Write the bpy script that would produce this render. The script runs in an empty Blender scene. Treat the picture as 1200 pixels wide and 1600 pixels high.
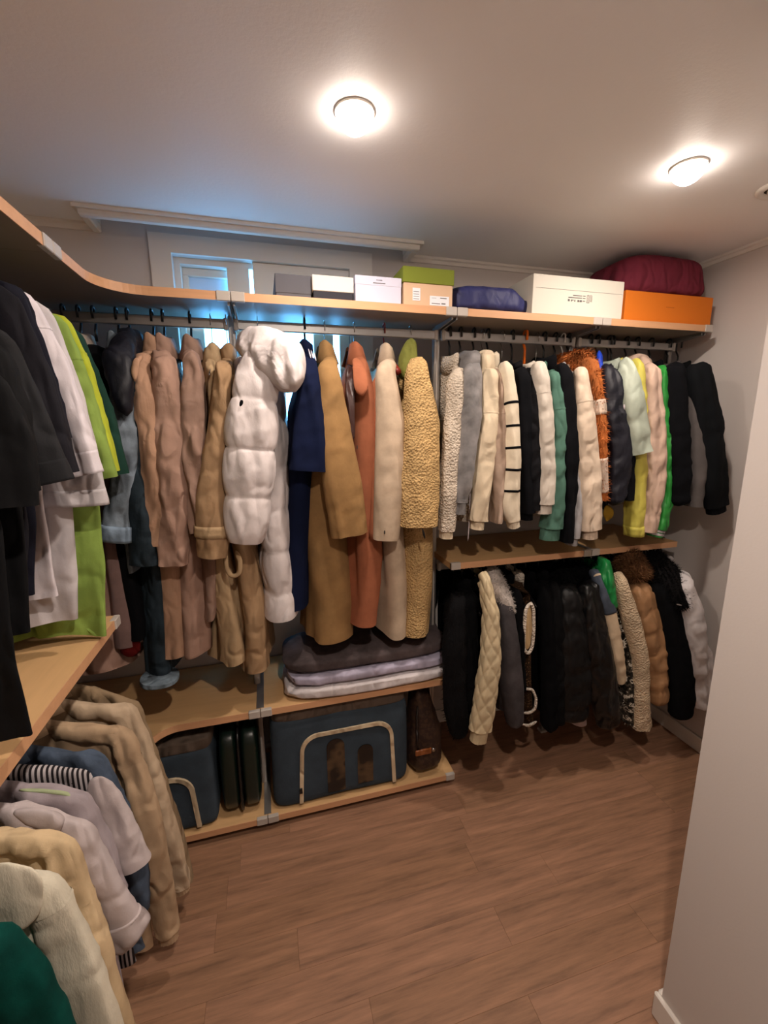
import bpy, math, random
import numpy as np
from mathutils import Matrix, Vector

# ---------------------------------------------------------------- camera, world, lights, exposure
SC = bpy.context.scene
COL = SC.collection
CAMZ = 1.62
ROT = np.array([[0.9638440315747544, -0.26636372032282096, -0.007419655888925785],
                [0.2598078974846145, 0.9455787552537173, -0.19590986197089388],
                [0.05919914866235899, 0.18689886599071887, 0.9805938377784328]])
FPX = 671.5
cam_d = bpy.data.cameras.new('camera')
cam = bpy.data.objects.new('camera', cam_d)
COL.objects.link(cam)
m = Matrix.Identity(4)
for i in range(3):
    m[i][0] = ROT[0][i]; m[i][1] = ROT[2][i]; m[i][2] = -ROT[1][i]
m[2][3] = CAMZ
cam.matrix_world = m
cam_d.sensor_fit = 'HORIZONTAL'; cam_d.sensor_width = 36
cam_d.lens = FPX / 1200 * 36
cam_d.clip_start = 0.02
SC.camera = cam

SC.view_settings.view_transform = 'Standard'
SC.view_settings.look = 'None'
SC.view_settings.gamma = 1
SC.view_settings.use_curve_mapping = False
SC.view_settings.exposure = 0.42

world = bpy.data.worlds.new('daylight'); SC.world = world
world.use_nodes = True
bgn = world.node_tree.nodes['Background']
bgn.inputs[0].default_value = (0.15, 0.50, 1.0, 1)
bgn.inputs[1].default_value = 14.0

def area_light(name, loc, size, power, color, rot=(0, 0, 0), portal=False, sy=None, spread=None):
    d = bpy.data.lights.new(name, 'AREA'); d.energy = power; d.color = color
    if sy: d.shape = 'RECTANGLE'; d.size = size; d.size_y = sy
    else: d.shape = 'DISK'; d.size = size
    if spread: d.spread = spread
    o = bpy.data.objects.new(name, d); COL.objects.link(o); o.location = loc; o.rotation_euler = rot
    if portal: d.cycles.is_portal = True
    return o
area_light('window_portal', (0.05, 2.2, 1.65), 0.8, 1, (1, 1, 1), (math.radians(-90), 0, 0), portal=True, sy=1.4)
WARM = (1.0, 0.86, 0.75)
LAMP_W = 6.0          # radiant power of each downlight
LAMP_GLOW = 26.0        # its visible diffuser

# ---------------------------------------------------------------- helpers
def ray(px, py):
    return ROT.T @ np.array([(px - 600) / FPX, 1.0, -(py - 800) / FPX])
def PY(px, py, y):                      # point at depth y seen at a pixel of the reference
    d = ray(px, py); p = d * (y / d[1]); return np.array([p[0], p[1], p[2] + CAMZ])
def PX(px, py, x):
    d = ray(px, py); p = d * (x / d[0]); return np.array([p[0], p[1], p[2] + CAMZ])
def PZ(px, py, z):
    d = ray(px, py); p = d * ((z - CAMZ) / d[2]); return np.array([p[0], p[1], p[2] + CAMZ])
def mpp(P):                             # metres per reference pixel at a point
    return (ROT[1] @ (np.array(P) - np.array([0, 0, CAMZ]))) / FPX

def _h(ix, iy, iz, seed):
    n = (ix * 374761393 + iy * 668265263 + iz * 2147483647 + seed * 1274126177) & 0xffffffff
    n = ((n ^ (n >> 13)) * 1274126177) & 0xffffffff
    return ((n ^ (n >> 16)) & 0xffff) / 32767.5 - 1.0
def vnoise(p, seed=0):
    p = np.asarray(p, float); i = np.floor(p).astype(np.int64); f = p - i; f = f * f * (3 - 2 * f)
    r = 0
    for a in (0, 1):
        for b in (0, 1):
            for c in (0, 1):
                w = (f[..., 0] if a else 1 - f[..., 0]) * (f[..., 1] if b else 1 - f[..., 1]) * (f[..., 2] if c else 1 - f[..., 2])
                r = r + w * _h(i[..., 0] + a, i[..., 1] + b, i[..., 2] + c, seed)
    return r

def tag(o, label=None, cat=None, group=None, kind=None):
    if label: o['label'] = label
    if cat: o['category'] = cat
    if group: o['group'] = group
    if kind: o['kind'] = kind
    return o
def link(name, me, parent=None, loc=None):
    o = bpy.data.objects.new(name, me); COL.objects.link(o)
    if parent is not None: o.parent = parent
    if loc is not None: o.location = loc
    return o
def empty(name, loc, rz=0):
    o = bpy.data.objects.new(name, None); COL.objects.link(o); o.location = loc; o.rotation_euler = (0, 0, rz)
    o.empty_display_size = 0.05
    return o

class MB:
    """collects geometry, links it as one mesh object"""
    def __init__(s): s.v = []; s.f = []; s.n = 0; s.smooth = []
    def add(s, v, f, smooth=True):
        v = np.asarray(v, float).reshape(-1, 3)
        s.v.append(v); s.f += [tuple(int(i) + s.n for i in q) for q in f]; s.n += len(v); s.smooth += [smooth] * len(f); return s
    def rings(s, R, cap0=True, cap1=True, closed=True, smooth=True):
        R = np.asarray(R, float); n, k = R.shape[:2]; f = []
        kk = k if closed else k - 1
        for i in range(n - 1):
            for j in range(kk):
                j2 = (j + 1) % k; f.append((i * k + j, i * k + j2, (i + 1) * k + j2, (i + 1) * k + j))
        v = R.reshape(-1, 3)
        if closed:
            if cap0: v = np.vstack([v, R[0].mean(0)]); c = len(v) - 1; f += [(c, (j + 1) % k, j) for j in range(k)]
            if cap1: v = np.vstack([v, R[-1].mean(0)]); c = len(v) - 1; b = (n - 1) * k; f += [(c, b + j, b + (j + 1) % k) for j in range(k)]
        return s.add(v, f, smooth)
    def box(s, lo, hi, bev=0.0):
        lo = np.array(lo, float); hi = np.array(hi, float)
        if bev <= 0:
            v = [(x, y, z) for x in (lo[0], hi[0]) for y in (lo[1], hi[1]) for z in (lo[2], hi[2])]
            return s.add(v, [(0, 1, 3, 2), (4, 6, 7, 5), (0, 4, 5, 1), (2, 3, 7, 6), (0, 2, 6, 4), (1, 5, 7, 3)], False)
        b = bev; L = []
        for z, i in ((lo[2], b), (lo[2] + b, 0), (hi[2] - b, 0), (hi[2], b)):
            x0, x1, y0, y1 = lo[0] + i, hi[0] - i, lo[1] + i, hi[1] - i
            c = b if i == 0 else b * .6
            L.append([(x0 + c, y0, z), (x1 - c, y0, z), (x1, y0 + c, z), (x1, y1 - c, z), (x1 - c, y1, z), (x0 + c, y1, z), (x0, y1 - c, z), (x0, y0 + c, z)])
        return s.rings(L, smooth=False)
    def quadprism(s, P, depth_vec):       # P: polygon points, extruded
        P = np.array(P, float); n = len(P); Q = P + np.array(depth_vec, float)
        f = [tuple(range(n))[::-1], tuple(range(n, 2 * n))] + [(i, (i + 1) % n, n + (i + 1) % n, n + i) for i in range(n)]
        return s.add(np.vstack([P, Q]), f, False)
    def tube(s, pts, r, k=8, closed=False):
        pts = np.array(pts, float); n = len(pts); r = np.broadcast_to(r, (n,))
        T = np.gradient(pts, axis=0); T /= np.linalg.norm(T, axis=1)[:, None] + 1e-9
        up = np.array([0.13, 0.2, 1.0]) if abs(T[0][2]) < .9 else np.array([1.0, .1, 0])
        R = []; prev = None
        for i in range(n):
            a = prev if prev is not None else np.cross(T[i], up)
            a = a - T[i] * (a @ T[i]); a /= np.linalg.norm(a) + 1e-9; b = np.cross(T[i], a); prev = a
            th = np.linspace(0, 2 * np.pi, k, endpoint=False)
            R.append(pts[i] + r[i] * (np.cos(th)[:, None] * a + np.sin(th)[:, None] * b))
        return s.rings(R)
    def lathe(s, prof, c=(0, 0, 0), k=32, cap0=True, cap1=True):
        th = np.linspace(0, 2 * np.pi, k, endpoint=False)
        R = [np.stack([c[0] + r * np.cos(th), c[1] + r * np.sin(th), np.full(k, c[2] + z)], 1) for r, z in prof]
        return s.rings(R, cap0, cap1)
    def cloth(s, R, k=.8, up=.03, O=0):
        """closed tube whose last rim is turned inwards with a crisp edge"""
        s.rings(R - O, cap1=False)
        E_, I = R[-1], R[-4]; c = E_.mean(0); d = I.mean(0) - c; d /= np.linalg.norm(d) + 1e-9
        return s.rings(np.array([E_, c + (E_ - c) * .94 + d * .001]) - O, False, False).rings(np.array([c + (E_ - c) * .94 + d * .001, c + (E_ - c) * k + d * up]) - O, cap0=False)
    def mesh(s, name, mat):
        me = bpy.data.meshes.new(name); v = np.vstack(s.v)
        me.from_pydata(v.tolist(), [], s.f); me.polygons.foreach_set('use_smooth', s.smooth)
        me.materials.append(mat); me.update(); return me
    def build(s, name, mat, parent=None, loc=None): return link(name, s.mesh(name, mat), parent, loc)

# ---------------------------------------------------------------- materials
def lin(c): return tuple(((x / 255) / 12.92 if x / 255 <= .04045 else ((x / 255 + .055) / 1.055) ** 2.4) for x in c)
_mats = {}
def base_mat(name, rgb, rough=.8, metal=0.0, spec=.3, sheen=0.0, coat=0.0, emit=None, es=0.0):
    m = bpy.data.materials.new(name); m.use_nodes = True; nt = m.node_tree; b = nt.nodes['Principled BSDF']
    c = lin(rgb) + (1,)
    b.inputs['Base Color'].default_value = c; b.inputs['Roughness'].default_value = rough
    b.inputs['Metallic'].default_value = metal; b.inputs['Specular IOR Level'].default_value = spec
    b.inputs['Sheen Weight'].default_value = sheen; b.inputs['Sheen Roughness'].default_value = .5
    b.inputs['Coat Weight'].default_value = coat
    if emit: b.inputs['Emission Color'].default_value = lin(emit) + (1,); b.inputs['Emission Strength'].default_value = es
    return m, nt, b
def nd(nt, typ, **kw):
    n = nt.nodes.new(typ)
    for k, v in kw.items():
        if k.startswith('i_'): n.inputs[k[2:].replace('_', ' ')].default_value = v
        else: setattr(n, k, v)
    return n
def add_bump(nt, b, hsock, strength, dist=.002):
    n = nd(nt, 'ShaderNodeBump'); n.inputs['Strength'].default_value = strength; n.inputs['Distance'].default_value = dist
    nt.links.new(hsock, n.inputs['Height']); nt.links.new(n.outputs[0], b.inputs['Normal'])
def coords(nt, scale=(1, 1, 1), rot=(0, 0, 0)):
    t = nd(nt, 'ShaderNodeTexCoord'); mp = nd(nt, 'ShaderNodeMapping')
    mp.inputs['Scale'].default_value = scale; mp.inputs['Rotation'].default_value = rot
    nt.links.new(t.outputs['Object'], mp.inputs[0]); return mp.outputs[0]
def noise(nt, vec, scale, detail=3, rough=.6):
    n = nd(nt, 'ShaderNodeTexNoise'); n.inputs['Scale'].default_value = scale; n.inputs['Detail'].default_value = detail
    n.inputs['Roughness'].default_value = rough; nt.links.new(vec, n.inputs['Vector']); return n.outputs['Fac']
def ramp(nt, fac, stops, const=False):
    r = nd(nt, 'ShaderNodeValToRGB'); e = r.color_ramp.elements
    if const: r.color_ramp.interpolation = 'CONSTANT'
    while len(e) < len(stops): e.new(.5)
    for i, (p, c) in enumerate(stops): e[i].position = p; e[i].color = lin(c) + (1,)
    nt.links.new(fac, r.inputs[0]); return r.outputs[0]
def alb(c):                              # photographed colour -> surface colour (takes the warm lamp light out)
    r, g, b = lin(c); f = lambda v: v * 12.92 if v <= .0031308 else 1.055 * v ** (1 / 2.4) - .055
    return tuple(255 * min(.93, f(v)) for v in (r * .90, g * .97, b * 1.10))
def sh(c, k): return tuple(max(0, min(255, x * k)) for x in c)

def fab(kind, rgb, rgb2=None):
    key = (kind, rgb, rgb2)
    if key in _mats: return _mats[key]
    rgb = alb(rgb); rgb2 = alb(rgb2) if rgb2 else None
    R = {'cotton': (.85, .15, .15), 'wool': (.95, .1, .35), 'sherpa': (1, .05, .3), 'fur': (.9, .15, .5), 'denim': (.85, .15, .15),
         'nylon': (.55, .35, .1), 'satin': (.45, .4, .1), 'leather': (.42, .45, 0), 'velour': (.85, .1, .6), 'knit': (.95, .1, .25)}
    base = {'stripe': 'cotton', 'camo': 'wool', 'tweed': 'wool', 'patch': 'wool', 'quilt': 'nylon', 'mono': 'leather'}.get(kind, kind)
    ro, sp, sn = R[base]
    m, nt, b = base_mat('fabric_' + kind, rgb, ro, spec=sp, sheen=sn * .5)
    b.inputs['Sheen Tint'].default_value = lin(sh(rgb, 1.2)) + (1,)
    v = coords(nt)
    n1 = noise(nt, v, 9, 4)
    var = {'velour': .28, 'denim': .22, 'fur': .3, 'sherpa': .12, 'wool': .1}.get(base, .06)
    if kind == 'stripe':
        w = nd(nt, 'ShaderNodeTexWave', wave_type='BANDS', bands_direction='X'); w.inputs['Scale'].default_value = 34; w.inputs['Distortion'].default_value = .6
        w.inputs['Detail Scale'].default_value = .5
        vv = coords(nt); nt.links.new(vv, w.inputs['Vector'])
        col = ramp(nt, w.outputs['Fac'], [(.42, rgb), (.58, rgb2)])
    elif kind == 'camo':
        col = ramp(nt, noise(nt, v, 38, 2), [(.0, (14, 12, 10)), (.47, (70, 62, 52)), (.56, rgb), (.64, (30, 26, 22))], True)
    elif kind == 'tweed':
        col = ramp(nt, noise(nt, v, 170, 2), [(.4, rgb), (.56, (20, 14, 10)), (.68, rgb2 or (150, 110, 70))])
    elif kind == 'mono':
        col = ramp(nt, noise(nt, v, 60, 1), [(.45, rgb), (.6, rgb2)])
    elif kind == 'patch':
        s = nd(nt, 'ShaderNodeSeparateXYZ'); nt.links.new(v, s.inputs[0])
        col = ramp(nt, s.outputs[2], [(0, rgb), (.5, rgb2)], True)
    else:
        col = ramp(nt, n1, [(.3, sh(rgb, 1 - var)), (.7, sh(rgb, 1 + var))])
    nt.links.new(col, b.inputs['Base Color'])
    if base == 'sherpa':
        vo = nd(nt, 'ShaderNodeTexVoronoi'); vo.inputs['Scale'].default_value = 130; nt.links.new(v, vo.inputs['Vector'])
        add_bump(nt, b, vo.outputs['Distance'], 1.0, .006)
    elif base == 'fur':
        add_bump(nt, b, noise(nt, coords(nt, (1, 1, .25)), 160, 3), .9, .006)
    elif base == 'knit':
        add_bump(nt, b, noise(nt, coords(nt, (1, 1, .3)), 220, 2), .5, .002)
    elif base in ('nylon', 'satin'):
        add_bump(nt, b, noise(nt, coords(nt, (1, 1, .6)), 28, 4), .35, .006)
    elif base == 'denim':
        add_bump(nt, b, noise(nt, v, 60, 5), .5, .003)
    else:
        add_bump(nt, b, noise(nt, v, 45, 6, .7), .35, .003)
    if kind in ('cotton', 'denim', 'nylon', 'satin', 'leather', 'stripe', 'knit'):
        # creases: thin lines where a stretched noise crosses its middle value, running mostly down the cloth
        old = b.inputs['Normal'].links[0].from_node; prev = None
        st = {'nylon': .28, 'satin': .5, 'leather': .5, 'denim': .5, 'stripe': .3, 'knit': .2}.get(kind, .42)
        for sc_, rt, ds, wd in (((9, 9, 1.6), (.12, .2, 0), .03, .16), ((14, 14, 8), (-.6, .3, .3), .012, .12)):
            n = noise(nt, coords(nt, sc_, rt), 1.0, 1.5, .4)
            a = nd(nt, 'ShaderNodeMath', operation='SUBTRACT'); a.inputs[1].default_value = .5; nt.links.new(n, a.inputs[0])
            c = nd(nt, 'ShaderNodeMath', operation='ABSOLUTE'); nt.links.new(a.outputs[0], c.inputs[0])
            q = nd(nt, 'ShaderNodeMapRange', interpolation_type='SMOOTHSTEP'); q.inputs['From Max'].default_value = wd; nt.links.new(c.outputs[0], q.inputs['Value'])
            bp = nd(nt, 'ShaderNodeBump'); bp.inputs['Strength'].default_value = st; bp.inputs['Distance'].default_value = ds
            nt.links.new(q.outputs[0], bp.inputs['Height'])
            if prev: nt.links.new(prev.outputs[0], bp.inputs['Normal'])
            prev = bp
        nt.links.new(prev.outputs[0], old.inputs['Normal'])
    _mats[key] = m
    return m

def wood_mat(name, rgb, scale=1.0, contrast=.08, ax='X', rough=.45):
    m, nt, b = base_mat(name, rgb, rough, spec=.3)
    sc = {'X': (1.2, 14, 14), 'Y': (14, 1.2, 14)}[ax]
    n = noise(nt, coords(nt, tuple(s * scale for s in sc)), 3.0, 6, .65)
    nt.links.new(ramp(nt, n, [(.3, sh(rgb, 1 - contrast)), (.7, sh(rgb, 1 + contrast))]), b.inputs['Base Color'])
    add_bump(nt, b, n, .1, .001)
    return m
def paint(name, rgb, rough=.9, bump=.12, scale=140):
    m, nt, b = base_mat(name, rgb, rough, spec=.15)
    add_bump(nt, b, noise(nt, coords(nt), scale, 3), bump, .002); return m

M_wall = paint('wall_paper', (205, 197, 192))
M_ceil = paint('ceiling_paper', (240, 238, 237), .5, .2, 90)
M_trim = paint('white_trim', (225, 218, 210), .5, .02)
M_shelf = wood_mat('beige_board', (206, 166, 118), 1, .03)
M_shelf_y = wood_mat('beige_board_y', (206, 166, 118), 1, .03, 'Y')
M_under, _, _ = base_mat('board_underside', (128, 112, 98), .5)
M_edge = wood_mat('edge_band', (203, 155, 116), 1, .03)
M_alu, _, _ = base_mat('brushed_aluminium', (172, 170, 168), .38, .85)
M_cap, _, _ = base_mat('grey_plastic', (178, 170, 162), .5)
M_black, _, _ = base_mat('black_plastic', (14, 14, 15), .35, spec=.5)
M_wire, _, _ = base_mat('chrome_wire', (190, 190, 190), .2, 1)
M_orange, _, _ = base_mat('orange_plastic', (230, 110, 30), .4)
M_red, _, _ = base_mat('dark_red_plastic', (120, 40, 32), .4)
M_white_pl, _, _ = base_mat('white_plastic', (225, 222, 216), .45)
M_card = lambda n, c, r=.7: paint(n, alb(c), r, .05, 60)

# ---------------------------------------------------------------- the room
XL, XR, YB, YF, H = -0.87, 2.02, 1.97, -1.2, 2.355
PXW, PYW = 0.965, 0.665                    # corner of the partition on the right
def struct(name, mb, mat, parent=None):
    o = mb.build(name, mat, parent)
    if parent is None: o['kind'] = 'structure'
    return o
# floor
fl = struct('floor', MB().box((XL - .1, YF - .1, -.05), (XR + .1, YB + .1, -.006)), paint('underlay', (130, 96, 74)))
M_plank = []
for i, c in enumerate([(140, 105, 81), (138, 103, 79), (143, 107, 84), (139, 104, 81)]):
    m_, nt, b = base_mat('wood_floor_%d' % i, c, .5, spec=.35)
    oi = nd(nt, 'ShaderNodeObjectInfo')
    t = nd(nt, 'ShaderNodeTexCoord'); mp = nd(nt, 'ShaderNodeMapping'); mp.inputs['Scale'].default_value = (1.3, 15, 1)
    nt.links.new(t.outputs['Object'], mp.inputs[0])
    cb = nd(nt, 'ShaderNodeCombineXYZ'); mu = nd(nt, 'ShaderNodeMath', operation='MULTIPLY'); mu.inputs[1].default_value = 37
    nt.links.new(oi.outputs['Random'], mu.inputs[0]); nt.links.new(mu.outputs[0], cb.inputs[0]); nt.links.new(mu.outputs[0], cb.inputs[1])
    nt.links.new(cb.outputs[0], mp.inputs['Location'])
    n = noise(nt, mp.outputs[0], 2.6, 7, .62)
    n2 = noise(nt, mp.outputs[0], 9, 5, .7)
    mx = nd(nt, 'ShaderNodeMath', operation='MULTIPLY_ADD'); mx.inputs[1].default_value = .35; nt.links.new(n2, mx.inputs[0]); nt.links.new(n, mx.inputs[2])
    nt.links.new(ramp(nt, mx.outputs[0], [(.40, sh(c, .76)), (.62, c), (.88, sh(c, 1.18))]), b.inputs['Base Color'])
    add_bump(nt, b, n2, .12, .001); M_plank.append(m_)
random.seed(4)
PW, PLN = .118, .92
plank_me = [MB().box((0, 0, -.006), (PLN - .0004, PW - .0003, 0), .0004).mesh('plank', mm) for mm in M_plank]
y = YF; r = 0
while y < YB:
    x = XL - random.random() * PLN
    while x < XR:
        lo, hi = max(x, XL), min(x + PLN, XR)
        if hi - lo > .03 and not (lo > PXW and y < PYW - PW):
            if hi - lo > PLN - .01 and y + PW < YB: me = random.choice(plank_me)
            else: me = MB().box((0, 0, -.006), (hi - lo - .0004, min(PW, YB - y) - .0003, 0), .0004).mesh('plank', random.choice(M_plank))
            link('plank', me, fl, (lo, y, 0))
        x += PLN
    y += PW; r += 1
# walls
WX0, WX1, WZ0, WZ1 = -.300, .394, 1.0, 2.277     # window opening
T = .14
wb = MB().box((XL - .1, YB, 0), (WX0, YB + T, H + .3)).box((WX1, YB, 0), (XR + .1, YB + T, H + .3)).box((WX0, YB, 0), (WX1, YB + T, WZ0)).box((WX0, YB, WZ1), (WX1, YB + T, H + .3))
struct('wall_back', wb, M_wall)
struct('wall_left', MB().box((XL - .1, YF - .1, 0), (XL, YB, H + .3)), M_wall)
struct('wall_right', MB().box((XR, PYW, 0), (XR + .1, YB, H + .3)), M_wall)
struct('wall_partition', MB().box((PXW, YF - .1, 0), (XR + .1, PYW, H)), M_wall)
struct('wall_front', MB().box((XL, YF - .1, 0), (PXW, YF, H)), M_wall)
# ceiling with the curtain box recess
TX0, TX1, TY = -.53, .635, 1.85
cl = MB().box((XL - .1, YF - .1, H), (XR + .1, TY, H + .2)).box((XL - .1, TY, H), (TX0, YB, H + .2)).box((TX1, TY, H), (XR + .1, YB, H + .2)).box((TX0, TY, H + .17), (TX1, YB, H + .2))
struct('ceiling', cl, M_ceil)
def moulding(name, a, b, inward, h=.026, d=.018):
    a = np.array(a, float); b = np.array(b, float); n = np.array(inward, float)
    z = np.array([0, 0, 1.])
    prof = [(0, 0), (d, 0), (d, -h * .35), (d * .55, -h * .5), (d * .4, -h), (0, -h)]
    P = [a + n * u + z * w for u, w in prof]
    return struct(name, MB().quadprism(P, b - a), M_trim)
moulding('trim_1', (XL, YB, H), (TX0 - .03, YB, H), (0, -1, 0))
moulding('trim_2', (TX1 + .03, YB, H), (XR, YB, H), (0, -1, 0))
moulding('trim_3', (XR, YB, H), (XR, PYW, H), (-1, 0, 0))
moulding('trim_4', (XL, YF, H), (XL, YB, H), (1, 0, 0))
tr = MB()
hh = .03; w = .028
tr.box((TX0 - w, TY - w, H - hh), (TX1 + w, TY, H + .0), .004)
tr.box((TX0 - w, TY, H - hh), (TX0, YB, H), .004).box((TX1, TY, H - hh), (TX1 + w, YB, H), .004)
tr.box((TX0 - w - .012, TY - w - .012, H - .012), (TX1 + w + .012, TY - w, H))
tr.box((TX0 - w - .012, TY - w, H - .012), (TX0 - w, YB, H)).box((TX1 + w, TY - w, H - .012), (TX1 + w + .012, YB, H))
struct('trim_5', tr, M_trim)
def skirting(name, lo, hi): struct(name, MB().box(lo, hi, .004), M_trim)
skirting('baseboard_back', (XL, YB - .012, 0), (XR - .012, YB, .08))
skirting('baseboard_right', (XR - .012, PYW, 0), (XR, YB, .08))
skirting('baseboard_partition', (PXW - .014, YF, 0), (PXW, PYW + .014, .08))
skirting('baseboard_partition_end', (PXW, PYW, 0), (XR - .012, PYW + .014, .08))
skirting('baseboard_left', (XL, YF, 0), (XL + .012, YB - .012, .08))
# window
wn = MB()
wn.box((WX0 - .075, YB - .014, WZ0 - .08), (WX0, YB, WZ1 + .066)).box((WX1, YB - .014, WZ0 - .08), (WX1 + .099, YB, WZ1 + .066))
wn.box((WX0, YB - .014, WZ1), (WX1, YB, WZ1 + .066)).box((WX0, YB - .014, WZ0 - .08), (WX1, YB, WZ0))
win = struct('window_1', wn, M_trim)
fr = MB(); t = .022
fr.box((WX0, 2.0, WZ0), (WX0 + t, 2.11, WZ1)).box((WX1 - t, 2.0, WZ0), (WX1, 2.11, WZ1)).box((WX0 + t, 2.0, WZ1 - t), (WX1 - t, 2.11, WZ1)).box((WX0 + t, 2.0, WZ0), (WX1 - t, 2.11, WZ0 + t))
fr.build('window_frame', M_trim, win)
def wx(p, y=2.0): return PY(p, 505, y)[0]
def zz(py, y=2.0): return PY(400, py, y)[2]
M_frost, nt, b = base_mat('frosted_pane', (205, 218, 232), .6)
b.inputs['Transmission Weight'].default_value = .10
M_glass = bpy.data.materials.new('window_glass'); M_glass.use_nodes = True; nt = M_glass.node_tree
for n_ in list(nt.nodes): nt.nodes.remove(n_)
o_ = nd(nt, 'ShaderNodeOutputMaterial'); mxs = nd(nt, 'ShaderNodeMixShader'); tb = nd(nt, 'ShaderNodeBsdfTransparent'); gb = nd(nt, 'ShaderNodeBsdfGlossy')
gb.inputs['Roughness'].default_value = .02; mxs.inputs[0].default_value = .06; tb.inputs[0].default_value = (.93, 1, 1, 1)
nt.links.new(tb.outputs[0], mxs.inputs[1]); nt.links.new(gb.outputs[0], mxs.inputs[2]); nt.links.new(mxs.outputs[0], o_.inputs[0])
zt = 2.105
def stile(p0, p1, z0, z1, y0=1.99, y1=2.02, name='sash_stile', mat=None):
    return MB().box((wx(p0, y0), y0, z0), (wx(p1, y0), y1, z1), .002).build(name, mat or M_trim, win)
stile(268, 318, WZ0 + t, zt, 2.03, 2.055)
stile(360, 395, WZ0 + t, zt, 2.0, 2.03)
stile(360, 394, zt, WZ1 - t, 1.995, 2.03, 'sash_panel')
MB().box((WX0 + t - .002, 2.06, zt), (wx(362, 2.06), 2.07, WZ1 - t + .002)).build('frosted_pane', M_frost, win)
MB().box((WX0 + t, 2.04, zt), (WX0 + t + .022, 2.06, WZ1 - t - .03), .002).build('sash_stile', M_trim, win)
MB().box((WX0 + t, 2.04, WZ1 - t - .03), (wx(362, 2.06), 2.06, WZ1 - t), .002).build('sash_rail', M_trim, win)
stile(273, 360, zt - .012, zt + .006, 2.03, 2.06, 'transom')
stile(400, 548, zt, WZ1 - .001, 1.978, 1.992, 'sash_panel')
for p0, p1 in ((409, 441), (489, 520), (530, 545)): stile(p0, p1, WZ0 + t, zt, 1.978, 1.998)
stile(400, 545, WZ0 + t, WZ0 + t + .05, 1.978, 1.998, 'sash_rail')
MB().box((WX0 + t, 2.098, WZ0 + t), (WX1 - t, 2.102, WZ1 - t)).build('window_pane', M_glass, win)

# ---------------------------------------------------------------- ceiling lamps and vent
def lamp(x, y, where, power=LAMP_W):
    t = empty('ceiling_lamp', (x, y, H)); tag(t, where, 'lamp', 'round ceiling lamps')
    MB().lathe([(.045, .0), (.048, -.001), (.0488, -.004), (.046, -.006), (.0435, -.004)], k=40, cap0=False, cap1=False).build('rim', M_trim, t)
    m_, nt, b = _lampm
    prof = [(.0445, -.004), (.0442, -.010), (.0415, -.020), (.035, -.030), (.026, -.038), (.014, -.0445), (.004, -.0465)]
    MB().lathe(prof, k=40, cap0=True).build('diffuser', m_, t)
    d = bpy.data.lights.new('lamp_light', 'AREA'); d.shape = 'DISK'; d.size = .06; d.energy = power; d.color = WARM
    o = bpy.data.objects.new('lamp_light', d); COL.objects.link(o); o.parent = t; o.location = (0, 0, -.049)
_lampm = base_mat('lamp_diffuser', (255, 250, 245), .5)
_lampm[2].inputs['Emission Color'].default_value = WARM + (1,); _lampm[2].inputs['Emission Strength'].default_value = LAMP_GLOW
lamp(.255, 1.165, 'round glowing ceiling lamp above the middle of the room, left of the two in view')
lamp(1.24, 1.135, 'round glowing ceiling lamp near the right wall, above the maroon dust bag')
lamp(.25, .08, 'unseen ceiling lamp added above the viewer to brighten the clothes fronts', 13)  # added fill lamp, out of view, evens the light on the clothes
vt = empty('ceiling_vent', (1.632, 1.145, H)); tag(vt, 'round white ceiling vent cut by the right edge of the picture', 'vent')
MB().lathe([(.066, 0), (.066, -.006), (.058, -.012), (.048, -.010), (.044, -.002)], k=40, cap0=False, cap1=False).build('ring', M_trim, vt)
MB().lathe([(.045, -.001), (.0, -.001)], k=24, cap1=False, cap0=False).build('backing', paint('vent_dark', (60, 52, 46)), vt)
for k in range(3): MB().lathe([(.036 - k * .012, -.003), (.036 - k * .012, -.009), (.032 - k * .012, -.010), (.031 - k * .012, -.004)], k=32, cap0=False, cap1=False).build('vent_ring', M_trim, vt)

# ---------------------------------------------------------------- shelving
TH = .026
ZT, ZLR, ZM, ZB = 2.041, 1.066, .548, .060
YS = 1.55
def board(label, x0, x1, y0, y1, z, front='y', caps=('l', 'r'), poly=None, edge_poly=None, capat=None):
    root = empty('shelf', (0, 0, z)); tag(root, label, 'shelf', 'beige shelf boards of the wardrobe')
    if poly is None: poly = [(x0, y0), (x1, y0), (x1, y1), (x0, y1)]
    e = .0015
    MB().quadprism([(a, b_, -TH + .0008) for a, b_ in poly], (0, 0, TH - .0008)).build('board', M_shelf if front == 'y' else M_shelf_y, root)
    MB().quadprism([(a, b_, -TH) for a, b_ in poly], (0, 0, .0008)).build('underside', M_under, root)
    if edge_poly is None: edge_poly = [(x0, y0), (x1, y0)] if front == 'y' else [(x1, y0), (x1, y1)]
    P = np.array(edge_poly, float); m_ = MB()
    Tn = np.gradient(P, axis=0); Tn /= np.linalg.norm(Tn, axis=1)[:, None]; N = np.stack([Tn[:, 1], -Tn[:, 0]], 1)
    R = []
    for p, n in zip(P, N): R.append([(*(p - n * .001), -TH - .0003), (*(p + n * e), -TH), (*(p + n * e), 0), (*(p - n * .001), .0003)])
    m_.rings(R, smooth=False).build('edge_band', M_edge, root)
    for cx, cy, ax in (capat or []):
        if ax == 'y': MB().box((cx - .021, cy - .005, -TH - .002), (cx + .021, cy + .012, .002), .002).build('end_cap', M_cap, root)
        else: MB().box((cx - .012, cy - .021, -TH - .002), (cx + .005, cy + .021, .002), .002).build('end_cap', M_cap, root)
    return root
def fillet(cx, cy, r, a0, a1, n=12): return [(cx + r * math.cos(a0 + (a1 - a0) * i / n), cy + r * math.sin(a0 + (a1 - a0) * i / n)) for i in range(n + 1)]
J = [-.075, .708, 1.345, 1.925]
LX = -.442
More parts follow.
